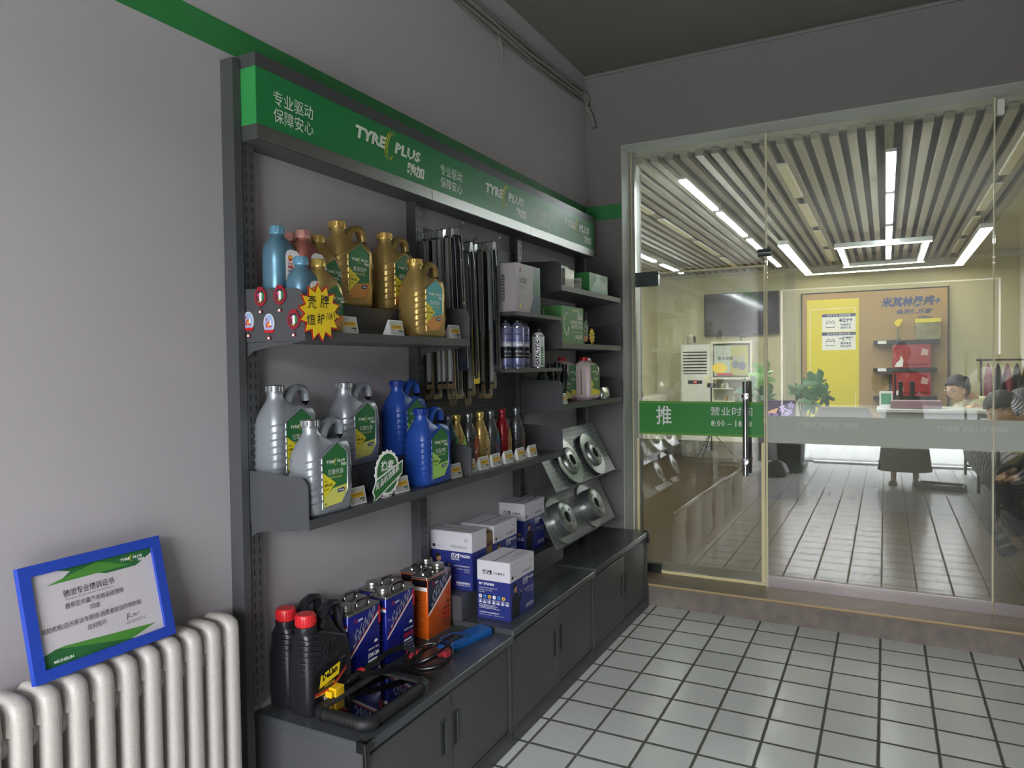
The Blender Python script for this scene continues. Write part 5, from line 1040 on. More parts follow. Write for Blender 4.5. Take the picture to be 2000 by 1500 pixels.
for (x,z,m_,lb) in ((-.86,.995,mat('pale_green_glass','A9B38A',.3),'left end of the upper ledge'),(-.79,.995,mat('white_pot','D8D8C8',.4),'second on the upper ledge'),(-.60,.945,mat('pale_green_glass'),'middle of the lower right ledge'),(-.52,.945,mat('white_pot'),'right end of the lower right ledge'),(-.80,.815,mat('amber_glass','8C6A2A',.3),'left of the lowest ledge'),(-.70,.815,mat('pale_green_glass'),'right of the lowest ledge')):
    o=M().lathe([(0,0),(.022,0),(.024,.01),(.022,.055),(.009,.07),(.009,.085),(0,.085)],m_,(0,0),12).build('perfume_bottle'); o.location=(x,6.28,IZ+.0015+z); tag(o,'tiny perfume bottle on the white display shelf, '+lb,'bottle','perfume bottles on the white display shelf')
# camera tripod
b=M(); 
for a in (0.3,2.4,4.5): b.tube([(0,0,.42),(.36*math.cos(a),.36*math.sin(a),.012)],.008,BLACK,6); b.tube([(0,0,.22),(.18*math.cos(a),.18*math.sin(a),.21)],.005,BLACK,5)
b.tube([(0,0,.15),(0,0,1.02)],.011,BLACK,8); t=thing('tripod',(-.90,5.75,IZ),0,'black tripod standing before the white air conditioner','tripod'); b.build('legs',t); M().rbox(-.05,-.03,1.02,.05,.03,1.08,.008,BLACK).build('head',t)
# long white cabinets on the left and the clutter on them
MW=mat('lowboard_white','D2D0BE',.4)
for k,(ya,yb) in enumerate(((2.9,4.05),(4.06,5.2),(5.21,6.35))):
    o=thing('storage_cabinet',(-1.65,ya,IZ+.001),RZ,'white low cabinet with MUFAN lettering, %s along the left wall'%('nearest','middle','farthest')[k],'cabinet','white low cabinets along the left wall of the back room'); W_=yb-ya
    b=M(); b.rbox(0,.0,.06,W_,.21,.90,.006,MW); b.box(.02,.01,0,W_-.02,.2,.06,STEELD); b.build('carcass',o)
    for q in range(2): d_=M(); d_.rbox(.01+W_/2*q,-.014,.07,W_/2-.01+W_/2*q,-.001,.89,.004,MW); d_.tube([(.06+W_/2*q,-.015,.14),(W_/2-.06+W_/2*q,-.015,.14),(W_/2-.06+W_/2*q,-.015,.82),(.06+W_/2*q,-.015,.82)],.004,MW,4,loop=True); d_.text('MUFAN',(.12+W_/2*q,-.0155,.56),X,Z,.34,.14,mat('mufan_ink','2A2E30',.5),.05); d_.build('door',o)
clut=[((-1.78,3.3),'black box','dark box',.16,.12,.14,BLACK),((-1.78,3.55),'upright tilted black screen','monitor',.03,.24,.22,BLACK),((-1.77,3.95),'black case','case',.14,.2,.10,BLK2),((-1.77,4.3),'pile of brown folders','folder pile',.16,.24,.10,mat('brown_folders','6B5448',.6)),((-1.77,4.75),'low grey box','box',.14,.3,.06,STEEL),((-1.77,5.2),'small dark box','box',.12,.16,.08,STEELD)]
for (x,y),n_,c_,w_,d_,h_,m_ in clut:
    b=M(); b.rbox(-w_/2,-d_/2,0,w_/2,d_/2,h_,.008,m_); b.rbox(-w_/2+.01,-d_/2+.01,h_,w_/2-.01,d_/2-.01,h_+.01,.005,m_); o=b.build(c_.replace(' ','_')); o.location=(x,y,IZ+.902); o.rotation_euler=(0,0,.1); tag(o,n_+' lying on the white low cabinets by the left wall',c_)
o=thing('emergency_light',(-1.866,4.9,2.24),RZ,'grey emergency light with a hanging white cord on the left wall of the back room','emergency light'); M().rbox(-.12,-.07,0,.12,0,.26,.02,mat('lamp_grey','8F938C',.4)).build('body',o); b=M(); b.lathe([(0,-.10),(.045,-.10),(.05,-.07)],AW,(-.06,.17),12,axis='y'); b.lathe([(0,-.10),(.045,-.10),(.05,-.07)],AW,(.06,.17),12,axis='y'); b.build('lamp_head',o); M().tube([(0,-.01,0),(.02,-.01,-.12),(.09,-.01,-.22),(.03,-.01,-.34),(0,-.01,-.36),(0,-.01,-1.0)],.006,AW,5).build('cord',o); M().rbox(-.015,-.02,-1.05,.015,0,-1.0,.004,AW).build('plug',o)
# poster board
BO=mat('board_tan','AD8F5E',.55)
o=thing('poster_board',(.19,6.475,.42),0,'large tan and yellow promotional board on the far wall with blue lettering','poster'); b=M(); b.rbox(0,-.03,0,1.74,.012,1.97,.004,BO,.003); b.build('panel',o)
b=M(); b.tube([(0,-.03,0),(0,-.03,1.97),(1.74,-.03,1.97),(1.74,-.03,0)],.012,STEELD,5); b.build('frame',o)
NB=mat('poster_blue_ink','35487C',.5); b=M(); y=-.0315; PY=mat('poster_yellow','E2D22A',.5)
b.box(.07,y,0.0,.715,y+.001,1.88,PY)
for a in ((.105,1.75,.68,1.757),(.105,.9,.112,1.757),(.673,1.69,.68,1.757),(.673,.2,.68,.6)): b.box(a[0],y-.001,a[1],a[2],y,a[3],WHITE)
for z0,t1,t2,t3 in ((1.44,'会员专享 超值特惠','¥299','特惠养车 福利礼包'),(1.19,'爱车情况 随时可查','一键掌握','爱车报告 养车记录')):
    b.box(.26,y-.001,z0,.675,y,z0+.24,WHITE); b.box(.26,y-.002,z0+.20,.675,y-.001,z0+.24,NB); b.text(t1,(.32,y-.003,z0+.208),X,Z,.29,.024,WHITE); b.text(t2,(.465,y-.002,z0+.125),X,Z,.17,.055,NB,.03,.15); b.text(t3[:4],(.49,y-.002,z0+.075),X,Z,.13,.032,NB,.02); b.text(t3[5:],(.49,y-.002,z0+.035),X,Z,.13,.032,NB,.02)
    b.tube([(.31,y-.002,z0+.06),(.42,y-.002,z0+.06),(.42,y-.002,z0+.12),(.31,y-.002,z0+.12)],.004,NB,4,loop=True); b.tube([(.31,y-.002,z0+.12),(.34,y-.002,z0+.155),(.37,y-.002,z0+.13),(.40,y-.002,z0+.155),(.42,y-.002,z0+.12)],.004,NB,4)
b.text('米其林灵感+',(.975,y-.0,1.735),X,Z,.67,.135,NB,.04,.15); b.text('会员俱乐部',(1.152,y,1.64),X,Z,.41,.068,NB,.03,.1); b.text('扫码加入',(1.40,y,1.575),X,Z,.17,.038,NB,.03)
b.build('print',o)
for k,(z,x0,x1) in enumerate(((1.665,1.08,1.83),(1.31,1.08,1.80),(.945,1.08,1.80))):
    o=M().rbox(x0,6.24,z,x1,6.44,z+.055,.004,mat('black_wall_shelf','17181A',.4)).build('wall_shelf'); tag(o,'black wall shelf on the tan board, %s of three'%('top','middle','bottom')[k],'shelf')
    if k<2: q=M(); q.box(x0+.05,6.238,z+.01,x0+.15,6.2405,z+.05,WHITE).build('shelf_tag',o)
TP=1.7205
o=thing('trophy',(1.36,6.34,TP),0,'slender trophy with a yellow top on the top wall shelf','trophy'); M().lathe([(0,0),(.04,0),(.04,.02),(.012,.03),(.010,.18),(0,.18)],mat('trophy_clear','8C8872',.2,.3),(0,0),12).build('stem',o); M().loft([(.18,-.02,.02,-.01,.01,.01),(.23,-.045,.05,-.012,.012,.01),(.27,.0,.06,-.006,.006,.005)],YEL,3).build('figure',o)
o=thing('tumbler_cup',(1.60,6.34,TP),0,'dark blue tumbler cup with straw on the top wall shelf','cup'); M().lathe([(0,0),(.035,0),(.048,.15),(0,.15)],mat('tumbler_blue_grey','5A5F78',.3),(0,0),16).build('cup',o); M().lathe([(0,.15),(.052,.15),(.052,.17),(0,.175)],NAVY,(0,0),16).build('lid',o); M().tube([(0,0,.17),(.01,0,.25)],.005,NAVY,6).build('straw',o)
o=thing('gift_bag',(1.81,6.30,TP-.0),0,'glossy bag with yellow top on the top wall shelf beside the cup','bag') 
b=M(); b.rbox(-.14,-.05,0.0,.14,.05,.255,.008,mat('glossy_patterned_plastic','8E8A62',.2,coat=.7,noise=.35,nscale=14,bump=.6,bscale=20)); b.build('bag',o); M().rbox(-.143,-.053,.215,.143,.053,.265,.006,PY).build('header',o); o.location=(1.684,6.34,TP)
o.location=(1.70,6.32,TP)
RB=mat('red_gift_box','A8282E',.35,coat=.4,noise=.2,nscale=8)
def gbox(x,z,lab):
    o=thing('gift_box',(x,6.31,z),0,lab,'gift box','red gift boxes on the wall shelves'); M().rbox(-.215,-.05,0,.215,.05,.31,.005,RB).build('box',o); b=M(); b.flat([(-.19,.01),(-.10,.01),(-.09,.10),(-.12,.16),(-.13,.10),(-.17,.06)],(0,-.0515,0),X,Z,WHITE); b.flat([(.10,.16),(.18,.15),(.19,.22),(.12,.25)],(0,-.0515,0),X,Z,mat('box_pale_print','C9A6A0',.5)); b.flat([(-.1,.03),(.18,.03),(.2,.055),(-.08,.05)],(0,-.0515,0),X,Z,mat('box_dark_print','6A1418',.5)); b.build('print',o)
gbox(1.515,1.3655,'red patterned gift box on the middle wall shelf'); gbox(1.515,1.0005,'red patterned gift box on the bottom wall shelf'); 
for x_ in (1.27,1.33): o=M().rbox(-.012,-.08,0,.012,.08,.28,.004,BLACK).build('binder'); o.location=(x_,6.33,1.0005); o.rotation_euler=(0,.0,0); tag(o,'black upright binder on the bottom wall shelf, %s of two'%('left' if x_<1.3 else 'right'),'binder')
# desk counter, items, sofa, plant
CW=mat('counter_pale_grey','A6AAA4',.35)
o=thing('reception_counter',(0,0,IZ+.001),0,'pale reception counter in the back room behind the frosted band','counter'); M().rbox(1.18,2.98,0,2.12,3.45,.895,.01,CW).build('front',o); M().rbox(1.15,2.95,.896,2.15,3.48,.925,.006,mat('counter_top_white','C4C6BE',.3)).build('worktop',o)
CT=IZ+.9265
o=M().rbox(1.26,3.05,CT,1.66,3.25,CT+.07,.006,mat('mauve_box','8E6A74',.5)).build('flat_box'); tag(o,'flat mauve box lying on the pale reception counter','box')
o=thing('payment_stand',(1.225,3.2,CT),.1,'small green and white payment stand at the left end of the counter','stand'); M().rbox(-.055,-.01,.0,.055,.0,.15,.004,WHITE).build('card',o); M().box(-.042,-.012,.03,.042,-.0105,.13,mat('payment_green','3E9A6A',.5)).build('print',o); M().rbox(-.05,-.02,0,.05,.03,.008,.003,WHITE).build('foot',o)
for k,(x,l_) in enumerate(((1.345,.30),(1.44,.30))):
    o=M().rbox(-.018,-.05,0,.018,.05,.235-.0*k,.006,BLACK).build('speaker_box'); o.location=(x,3.36,CT); tag(o,'narrow dark upright box on the counter, %s one'%('left','right')[k],'box')
SOF=mat('taupe_sofa_leather','6E6A58',.45)
o=thing('sofa',(.85,3.9,IZ+.001),0,'taupe leather sofa behind the frosted band, left of the counter','sofa'); b=M(); b.rbox(-.33,-.3,.1,.33,.35,.42,.05,SOF).build('seat',o); M().loft([(.3,-.32,.32,-.31,-.14,.07),(.75,-.30,.30,-.33,-.18,.08),(.90,-.22,.22,-.34,-.22,.06)],SOF,4).build('backrest',o)
b=M(); 
for xx in (-.28,.28):
    for yy in (-.25,.3): b.box(xx-.02,yy-.02,0,xx+.02,yy+.02,.1,STEELD)
b.build('feet',o)
for k,xx in enumerate((-.38,.38)): M().rbox(xx-.05,-.3,.1,xx+.05,.33,.60,.03,SOF).build('armrest',o)
POT=mat('terracotta_banded_pot','9A6A50',.6); LEAF=mat('monstera_green','2F5A2C',.45); LEAF2=mat('monstera_light_green','5F8A3E',.4)
def monstera(x,y,lab,leaves,gname='potted monstera plants'):
    o=thing('potted_plant',(x,y,IZ),0,lab,'plant',gname)
    M().lathe([(0,0),(.10,0),(.135,.24),(.140,.26),(.125,.26),(.118,.22),(0,.22)],POT,(0,0),20).build('pot',o); M().lathe([(.1245,.14),(.1275,.145),(.1305,.17),(.1285,.175)],mat('pot_dark_band','3B3A38',.5),(0,0),20).build('band',o)
    s=M(); l=M()
    for (px,pz,py,R_,yaw,tl,m_) in leaves:
        s.tube([(0,0,.22),(px*.3,py*.3,.22+(pz-.22)*.55),(px,py,pz)],.008,LEAF,6)
        T=Matrix.Translation((px,py,pz))@Matrix.Rotation(yaw,4,'Z')@Matrix.Rotation(tl,4,'X'); i0=len(l.v)
        n=22; top=[];
        for k in range(n):
            a=2*PI*k/n; r=R_*(1-.18*math.cos(a-PI/2)); 
            if k%3==0 and k not in (0,): r*=.55
            if abs(a-PI/2)<.3: r*=.5
            top.append((r*math.sin(a)*.85,r*math.cos(a)*1.0+.0,0.03*math.cos(3*a)*R_/.15))
        l.add([(0,0,.025)]+top+[(0,0,.021)]+[(p[0],p[1],p[2]-.004) for p in top],[(0,1+(k+1)%n,1+k) for k in range(n)]+[(n+1,n+2+k,n+2+(k+1)%n) for k in range(n)],m_,True); l.xf(T,i0)
    s.build('stem',o); l.build('foliage',o)
monstera(.40,4.5,'monstera plant in a banded pot left of the tan board',[(.16,1.12,-.1,.16,.2,1.2,LEAF),(.02,1.08,0,.13,-.5,1.1,LEAF),(.22,.98,.1,.14,.6,1.3,LEAF),(.10,.92,-.15,.15,0,1.2,LEAF),(-.08,1.0,.1,.12,.9,1.1,LEAF)])
monstera(-.02,3.9,'leafy monstera plant right of the white display shelf, pale leaf on top',[(.08,1.22,0,.17,.3,1.25,LEAF2),(-.05,1.05,-.1,.17,-.2,1.2,LEAF),(.12,.98,0,.16,.4,1.25,LEAF),(-.14,.92,.05,.15,-.6,1.2,LEAF),(.02,.84,-.1,.15,.1,1.15,LEAF)])
o=thing('small_monitor',(.27,3.35,IZ+.74),0,'small screen showing a purple flower picture beside the plants','monitor'); M().rbox(-.16,0,.05,.16,.02,.235,.006,BLACK).build('casing',o); b=M(); b.box(-.15,-.0015,.06,.15,0,.228,mat('screen_dark_violet','3B2A50',.3,emit=.2))
LV=mat('flower_violet','B79AD8',.4,emit=.5)
for k,(a,c,r_q) in enumerate(((.04,.15,.035),(.10,.12,.03),(.07,.09,.025),(-.10,.10,.03),(.12,.19,.03),(-.03,.09,.028))):
    for q in range(5): an=2*PI*q/5+k; b.flat([(a+r_q*math.cos(an+t),c+r_q*math.sin(an+t)) if t else (a,c) for t in (0,-.35,.0001,.35)],(0,-.002-.0002*k,0),X,Z,LV)
b.flat([(-.13,.10),(-.02,.11),(.0,.16),(-.06,.14)],(0,-.0035,0),X,Z,mat('flower_peach','E2B48A',.4,emit=.4)); b.build('screen',o); M().rbox(-.05,-.01,.0,.05,.06,.05,.008,BLACK).build('stand',o)
o=thing('side_table',(.27,3.37,IZ+.001),0,'low dark side table carrying the small screen','table'); M().rbox(-.22,-.15,.70,.22,.2,.738,.006,mat('dark_wood','2A221C',.4)).build('top',o); M().rbox(-.18,-.12,0,.18,.16,.70,.01,mat('dark_wood')).build('cabinet',o)
# garment rail at the far right
o=thing('garment_rail',(2.55,5.6,IZ),0,'black rail with red and dark garments behind the seated woman','clothes rail'); b=M()
for xx in (-.35,.35): b.tube([(xx,0,0),(xx,0,1.35)],.012,BLACK,6); b.tube([(xx,-.2,.015),(xx,.2,.015)],.012,BLACK,6)
b.tube([(-.4,0,1.35),(.4,0,1.35)],.012,BLACK,6); b.build('rail',o)
for k in range(7):
    m_=[mat('garment_dark_red','6E2430',.8),mat('garment_black','1B1B1E',.8)][k%2]; g_=M(); xx=-.28+.09*k
    g_.loft([(.55,xx-.03,xx+.03,-.2,.2,.03),(1.1,xx-.03,xx+.03,-.2,.2,.03),(1.25,xx-.015,xx+.015,-.12,.12,.015),(1.31,xx-.005,xx+.005,-.01,.01,.005)],m_,3); g=g_.build('garment'); g.location=(2.55,5.6,IZ); tag(g,'%s garment hanging on the black rail, %s from the left'%('dark red' if k%2==0 else 'black',('first','second','third','fourth','fifth','sixth','seventh')[k]),'garment','garments on the rail')
# ================================================================ people
SKIN=mat('skin_warm','CFA585',.5); HAIR=mat('black_hair','151414',.55,bump=.6,bscale=120); HAIRG=mat('greying_hair','3E3C3A',.6,bump=.6,bscale=120); LIP=mat('lips','8E4A44',.5); EYEW=mat('eye_dark','17120F',.2)
def eval_mesh(me,mods):
    ob=bpy.data.objects.new('tmp',me); COL.objects.link(ob)
    for t,kw in mods:
        md=ob.modifiers.new(t,t)
        for k,v in kw.items(): setattr(md,k,v)
    dg=bpy.context.evaluated_depsgraph_get(); dg.update()
    out=bpy.data.meshes.new_from_object(ob.evaluated_get(dg)); bpy.data.objects.remove(ob); return out
def skin_geo(V,Ed,R,root=0,sub=1):
    me=bpy.data.meshes.new('s'); me.from_pydata([tuple(v) for v in V],Ed,[])
    ob=bpy.data.objects.new('tmp',me); COL.objects.link(ob); md=ob.modifiers.new('k','SKIN'); md.use_smooth_shade=True
    if not me.skin_vertices: 
        bm=bmesh.new(); bm.from_mesh(me); bm.verts.layers.skin.verify(); bm.to_mesh(me); bm.free()
    for i,r in enumerate(R):
        d=me.skin_vertices[0].data[i]; d.radius=(r,r) if not isinstance(r,tuple) else r; d.use_root=(i==root)
    s=ob.modifiers.new('s','SUBSURF'); s.levels=sub; s.render_levels=sub
    dg=bpy.context.evaluated_depsgraph_get(); dg.update(); out=bpy.data.meshes.new_from_object(ob.evaluated_get(dg)); bpy.data.objects.remove(ob)
    return [v.co.copy() for v in out.vertices],[tuple(p.vertices) for p in out.polygons]
def head_geo(T,shrink=1.0,hair=False):
    # face looks along +y of the local frame; origin at head centre; height .23
    vs=[];fs=[];nu,nv=28,20
    for j in range(nv+1):
        ph=PI*j/nv; z=math.cos(ph)
        for i in range(nu):
            th=2*PI*i/nu; x=math.sin(ph)*math.sin(th); y=math.sin(ph)*math.cos(th)
            X_,Y_,Z_=x*.076,y*.096,z*.118
            if Z_<-.01: k=1+(Z_+.01)*3.2; X_*=k; Y_=Y_*(k if y<0 else 1+(Z_+.01)*1.2)   # jaw narrows
            if y>0.2:
                n=math.exp(-(x*.076/.013)**2)*math.exp(-((Z_+.012)/.024)**2); Y_+=.022*n      # nose
                e=(math.exp(-((X_-.031)/.015)**2)+math.exp(-((X_+.031)/.015)**2))*math.exp(-((Z_-.012)/.012)**2); Y_-=.009*e
                b=math.exp(-((Z_-.032)/.012)**2)*math.exp(-(X_/.05)**2); Y_+=.004*b
                m=math.exp(-((Z_+.055)/.008)**2)*math.exp(-(X_/.022)**2); Y_+=.005*m
                c=math.exp(-((Z_+.095)/.016)**2)*math.exp(-(X_/.025)**2); Y_+=.006*c
            vs.append(T@Vector((X_*shrink,Y_*shrink,Z_*shrink)))
    for j in range(nv):
        for i in range(nu): fs.append((j*nu+i,(j+1)*nu+i,(j+1)*nu+(i+1)%nu,j*nu+(i+1)%nu))
    return vs,fs
def ell(T,c,r,nu=12,nv=8):
    vs=[];fs=[]
    for j in range(nv+1):
        for i in range(nu):
            p=Vector((c[0]+r[0]*math.sin(PI*j/nv)*math.cos(2*PI*i/nu),c[1]+r[1]*math.sin(PI*j/nv)*math.sin(2*PI*i/nu),c[2]+r[2]*math.cos(PI*j/nv))); vs.append(T@p)
    for j in range(nv):
        for i in range(nu): fs.append((j*nu+i,(j+1)*nu+i,(j+1)*nu+(i+1)%nu,j*nu+(i+1)%nu))
    return vs,fs
def remesh_obj(name,parts,mt,parent,vox=.008,smooth=2):
    m=M()
    for v,f in parts: m.add(v,f,mt,True)
    me=m.mesh('r')
    out=eval_mesh(me,[('REMESH',dict(mode='VOXEL',voxel_size=vox,use_smooth_shade=True)),('SMOOTH',dict(factor=.5,iterations=smooth))])
    out.materials.clear(); out.materials.append(mt)
    o=bpy.data.objects.new(name,out); COL.objects.link(o); o.parent=parent; return o
def arm_chain(sh,el,wr,tip,side,curl=.4):
    # shoulder, elbow, wrist and a hand with thumb and four bent fingers
    sh,el,wr,tip=map(Vector,(sh,el,wr,tip)); d=(tip-wr).normalized(); up=Vector((0,0,1)); s=d.cross(up); 
    if s.length<.1: s=Vector((1,0,0))
    s.normalize(); n=s.cross(d).normalized()
    V=[sh,sh.lerp(el,.5),el,el.lerp(wr,.35),wr,wr+d*.045]; R=[.052,.045,.038,.036,.024,(.030)]; E=[(i,i+1) for i in range(5)]
    parts=[(V,E,R)]; palm=wr+d*.045; P=[]
    P.append(([wr,wr+d*.04,wr+d*.085],[(0,1),(1,2)],[(.014,.022),(.014,.036),(.012,.036)]))
    for k,(off,ln) in enumerate(((-.030,.066),(-.010,.076),(.010,.070),(.029,.054))):
        b=wr+d*.080+s*off; p1=b+d*ln*.45-n*curl*.010; p2=p1+d*ln*.3-n*curl*.035; p3=p2+d*ln*.15-n*curl*.035
        P.append(([b,p1,p2,p3],[(0,1),(1,2),(2,3)],[.0095,.009,.0082,.0072]))
    t0=wr+d*.025-s*.022*side; t1=t0+d*.03-s*.022*side-n*.006; t2=t1+d*.026-s*.006*side-n*.010
    P.append(([t0,t1,t2],[(0,1),(1,2)],[.012,.0105,.009]))
    return parts+P
def person(label,loc,rz,J,hairm,cloth,hair='short',legs=None,glasses=False,skirt=None,face=(0,0,0)):
    o=thing('person',loc,rz,label,'person'); pel,ch,nk,hd=map(Vector,(J['pelvis'],J['chest'],J['neck'],J['head']))
    parts=[]; mid=pel.lerp(ch,.5)
    side=Vector(J.get('side',(1,0,0))).normalized()
    shl,shr=ch-side*.165+Vector((0,0,.06)),ch+side*.165+Vector((0,0,.06))
    parts.append(([pel,mid,ch,nk,hd],[(0,1),(1,2),(2,3),(3,4)],[(.13,.11),(.12,.10),(.14,.11),.052,.050]))
    parts.append(([ch,shl,shr],[(0,1),(0,2)],[.10,.055,.055]))
    arms=arm_chain(shl,*J['armL'],1)+arm_chain(shr,*J['armR'],-1); parts+=arms
    if legs:
        for hp,kn,an,toe in legs:
            hp,kn,an,toe=map(Vector,(hp,kn,an,toe)); parts.append(([hp,hp.lerp(kn,.5),kn,kn.lerp(an,.35),an,an+Vector((0,-.03,-.035))],[(0,1),(1,2),(2,3),(3,4),(4,5)],[.085,.075,.055,.052,.034,.035])); parts.append(([an+Vector((0,0,-.03)),an.lerp(toe,.5)+Vector((0,0,-.035)),toe],[(0,1),(1,2)],[.036,.036,.028]))
    geo=[skin_geo(*p,root=0) for p in parts]
    T=Matrix.Translation(hd)@Euler(face).to_matrix().to_4x4()
    geo.append(head_geo(T)); geo.append(ell(T,(.076,-.005,-.005),(.010,.018,.030))); geo.append(ell(T,(-.076,-.005,-.005),(.010,.018,.030)))
    remesh_obj('body',geo,SKIN,o,.0075)
    e=M()
    for sx in (-1,1): v,f=ell(T,(sx*.030,.082,.012),(.012,.006,.0055)); e.add(v,f,EYEW,True); v,f=ell(T,(sx*.031,.0855,.034),(.018,.005,.004)); e.add(v,f,hairm,True)
    v,f=ell(T,(0,.083,-.055),(.022,.008,.006)); e.add(v,f,LIP,True); e.build('face_features',o)
    # hair as a cap over skull, back and sides
    hv,hf=head_geo(T@Matrix.Translation((0,-.010,.012)),1.10); Ti=T.inverted(); keep=[]
    for q in hf:
        c=Ti@(sum((hv[i] for i in q),Vector())/4)
        lim=.048 if c.y>.02 else (.030 if c.y>-.028 else (-.045 if hair=='short' else -.07))
        if c.y>.055 and c.z<.075: continue
        if c.z>lim: keep.append(q)
    h=M(); h.add(hv,keep,hairm,True)
    gh=[(h.v,h.f)]
    ob=h.build('hair',o); md=ob.modifiers.new('t','SOLIDIFY'); md.thickness=.012; md.offset=-1
    if hair=='bun': v,f=ell(T,(0,-.105,.075),(.042,.038,.038)); b=M(); b.add(v,f,hairm,True); b.build('hair_bun',o)
    if glasses:
        g=M()
        for sx in (-1,1): g.tube([T@Vector((sx*.032+.023*math.cos(2*PI*k/14),.102,.010+.018*math.sin(2*PI*k/14))) for k in range(14)],.0016,CHROME,5,loop=True); g.tube([T@Vector((sx*.055,.10,.012)),T@Vector((sx*.08,.0,.012))],.0014,CHROME,4)
        g.tube([T@Vector((-.01,.103,.012)),T@Vector((.01,.103,.012))],.0016,CHROME,4); g.build('glasses',o)
    cg=[skin_geo([pel,mid,ch,ch.lerp(nk,.75)],[(0,1),(1,2),(2,3)],[(.145,.125),(.135,.115),(.158,.125),(.085,.080)]),skin_geo([ch,shl,shr],[(0,1),(0,2)],[.115,.070,.070])]
    for s_,A in ((shl,J['armL']),(shr,J['armR'])):
        el,wr=Vector(A[0]),Vector(A[1]); cg.append(skin_geo([s_,s_.lerp(el,.5),el,el.lerp(wr,.5),el.lerp(wr,.85)],[(0,1),(1,2),(2,3),(3,4)],[.068,.060,.052,.046,.038]))
    remesh_obj('top',cg,cloth,o,.010)
    if legs and not skirt:
        tg=[]; sg=[]
        for hp,kn,an,toe in legs:
            hp,kn,an,toe=map(Vector,(hp,kn,an,toe)); tg.append(skin_geo([pel,hp,hp.lerp(kn,.5),kn,kn.lerp(an,.4),kn.lerp(an,.92)],[(0,1),(1,2),(2,3),(3,4),(4,5)],[.13,.105,.095,.075,.068,.058]))
            sg.append(skin_geo([an+Vector((0,0,-.02)),an.lerp(toe,.5)+Vector((0,0,-.025)),toe],[(0,1),(1,2)],[.050,.048,.040]))
        remesh_obj('trousers',tg,mat('dark_trousers','1A1C20',.8),o,.011); 
        for g_ in sg: m_=M(); m_.add(g_[0],g_[1],BLACK,True); m_.build('shoe',o)
    if skirt:
        s=M(); s.loft(skirt,cloth,6); ob=s.build('skirt',o)
    return o
# seated woman in a pale shirt behind the counter
person('woman in a pale shirt with dark tied-up hair and glasses, seated behind the counter',(1.87,3.72,IZ),0,
 dict(pelvis=(0.06,.05,.42),chest=(.13,.06,.88),neck=(.065,.01,1.02),head=(-.055,-.09,1.07),side=(.75,.6,0),armL=((-.10,-.26,.84),(-.26,-.42,.93),(-.34,-.50,.945)),armR=((.30,-.02,.76),(.10,-.26,.93),(.02,-.34,.945))),HAIR,mat('pale_cream_shirt','D6D2B4',.8),'bun',glasses=True,face=(-.22,0,2.3),
 legs=[((-.02,.0,.42),(-.28,-.12,.42),(-.28,-.14,.10),(-.36,-.20,.035)),((.12,-.02,.42),(.0,-.26,.42),(.0,-.27,.10),(-.06,-.36,.035))])
o=thing('office_chair',(1.95,3.80,IZ+.001),0,'dark office chair under the seated woman','chair'); M().rbox(-.23,-.23,.27,.23,.23,.33,.03,BLK2).build('seat',o); M().rbox(-.2,.22,.38,.2,.27,.75,.03,BLK2).build('backrest',o); M().tube([(0,0,.03),(0,0,.27)],.025,BLACK,8).build('post',o)
for k in range(5): a=2*PI*k/5; M().tube([(0,0,.04),(.25*math.cos(a),.25*math.sin(a),.03)],.016,BLACK,6).build('leg',o)
DJ=mat('dark_jacket','1E2225',.8)
person('man with short greying hair in a dark jacket bending forward near the counter',(2.08,1.75,IZ),0,
 dict(pelvis=(.30,.12,.50),chest=(.16,-.02,.87),neck=(.0,-.06,.955),head=(-.145,-.12,1.0),side=(.3,.95,0),armL=((.0,-.24,.60),(-.06,-.16,.55),(-.10,-.12,.54)),armR=((.02,.22,.60),(-.06,.14,.55),(-.10,.10,.54))),HAIRG,DJ,'short',face=(-.55,0,1.75),
 legs=[((.26,.02,.48),(-.10,-.08,.46),(-.06,-.08,.10),(-.18,-.10,.035)),((.30,.22,.48),(-.10,.18,.46),(-.06,.18,.10),(-.18,.16,.035))])
person('black-haired person in dark clothes at the right edge behind the bending man',(2.215,2.45,IZ),0,
 dict(pelvis=(.16,.05,.46),chest=(.10,.0,.76),neck=(.0,-.02,.88),head=(-.06,-.03,.985),side=(.5,.8,0),armL=((.0,-.25,.55),(-.14,-.22,.40),(-.22,-.2,.36)),armR=((.02,.25,.55),(-.12,.2,.40),(-.2,.18,.36))),HAIR,DJ,'bun',face=(-.5,0,.6),
 legs=[((.12,-.05,.46),(-.2,-.12,.46),(-.2,-.12,.10),(-.3,-.14,.035)),((.18,.13,.46),(-.16,.12,.46),(-.16,.12,.10),(-.26,.12,.035))])
for k,(x,y,lb) in enumerate(((2.36,1.83,'low dark stool under the bending man'),(2.385,2.53,'low dark stool under the black-haired person'))):
    o=thing('stool',(x,y,IZ+.001),0,lb,'stool'); M().lathe([(0,.32),(.16,.32),(.17,.34),(.17,.37),(.15,.39),(0,.39)],BLK2,(0,0),20).build('seat',o)
    for q in range(4): a=PI/4+PI/2*q; M().tube([(.11*math.cos(a),.11*math.sin(a),.32),(.15*math.cos(a),.15*math.sin(a),.01)],.012,BLACK,6).build('leg',o)
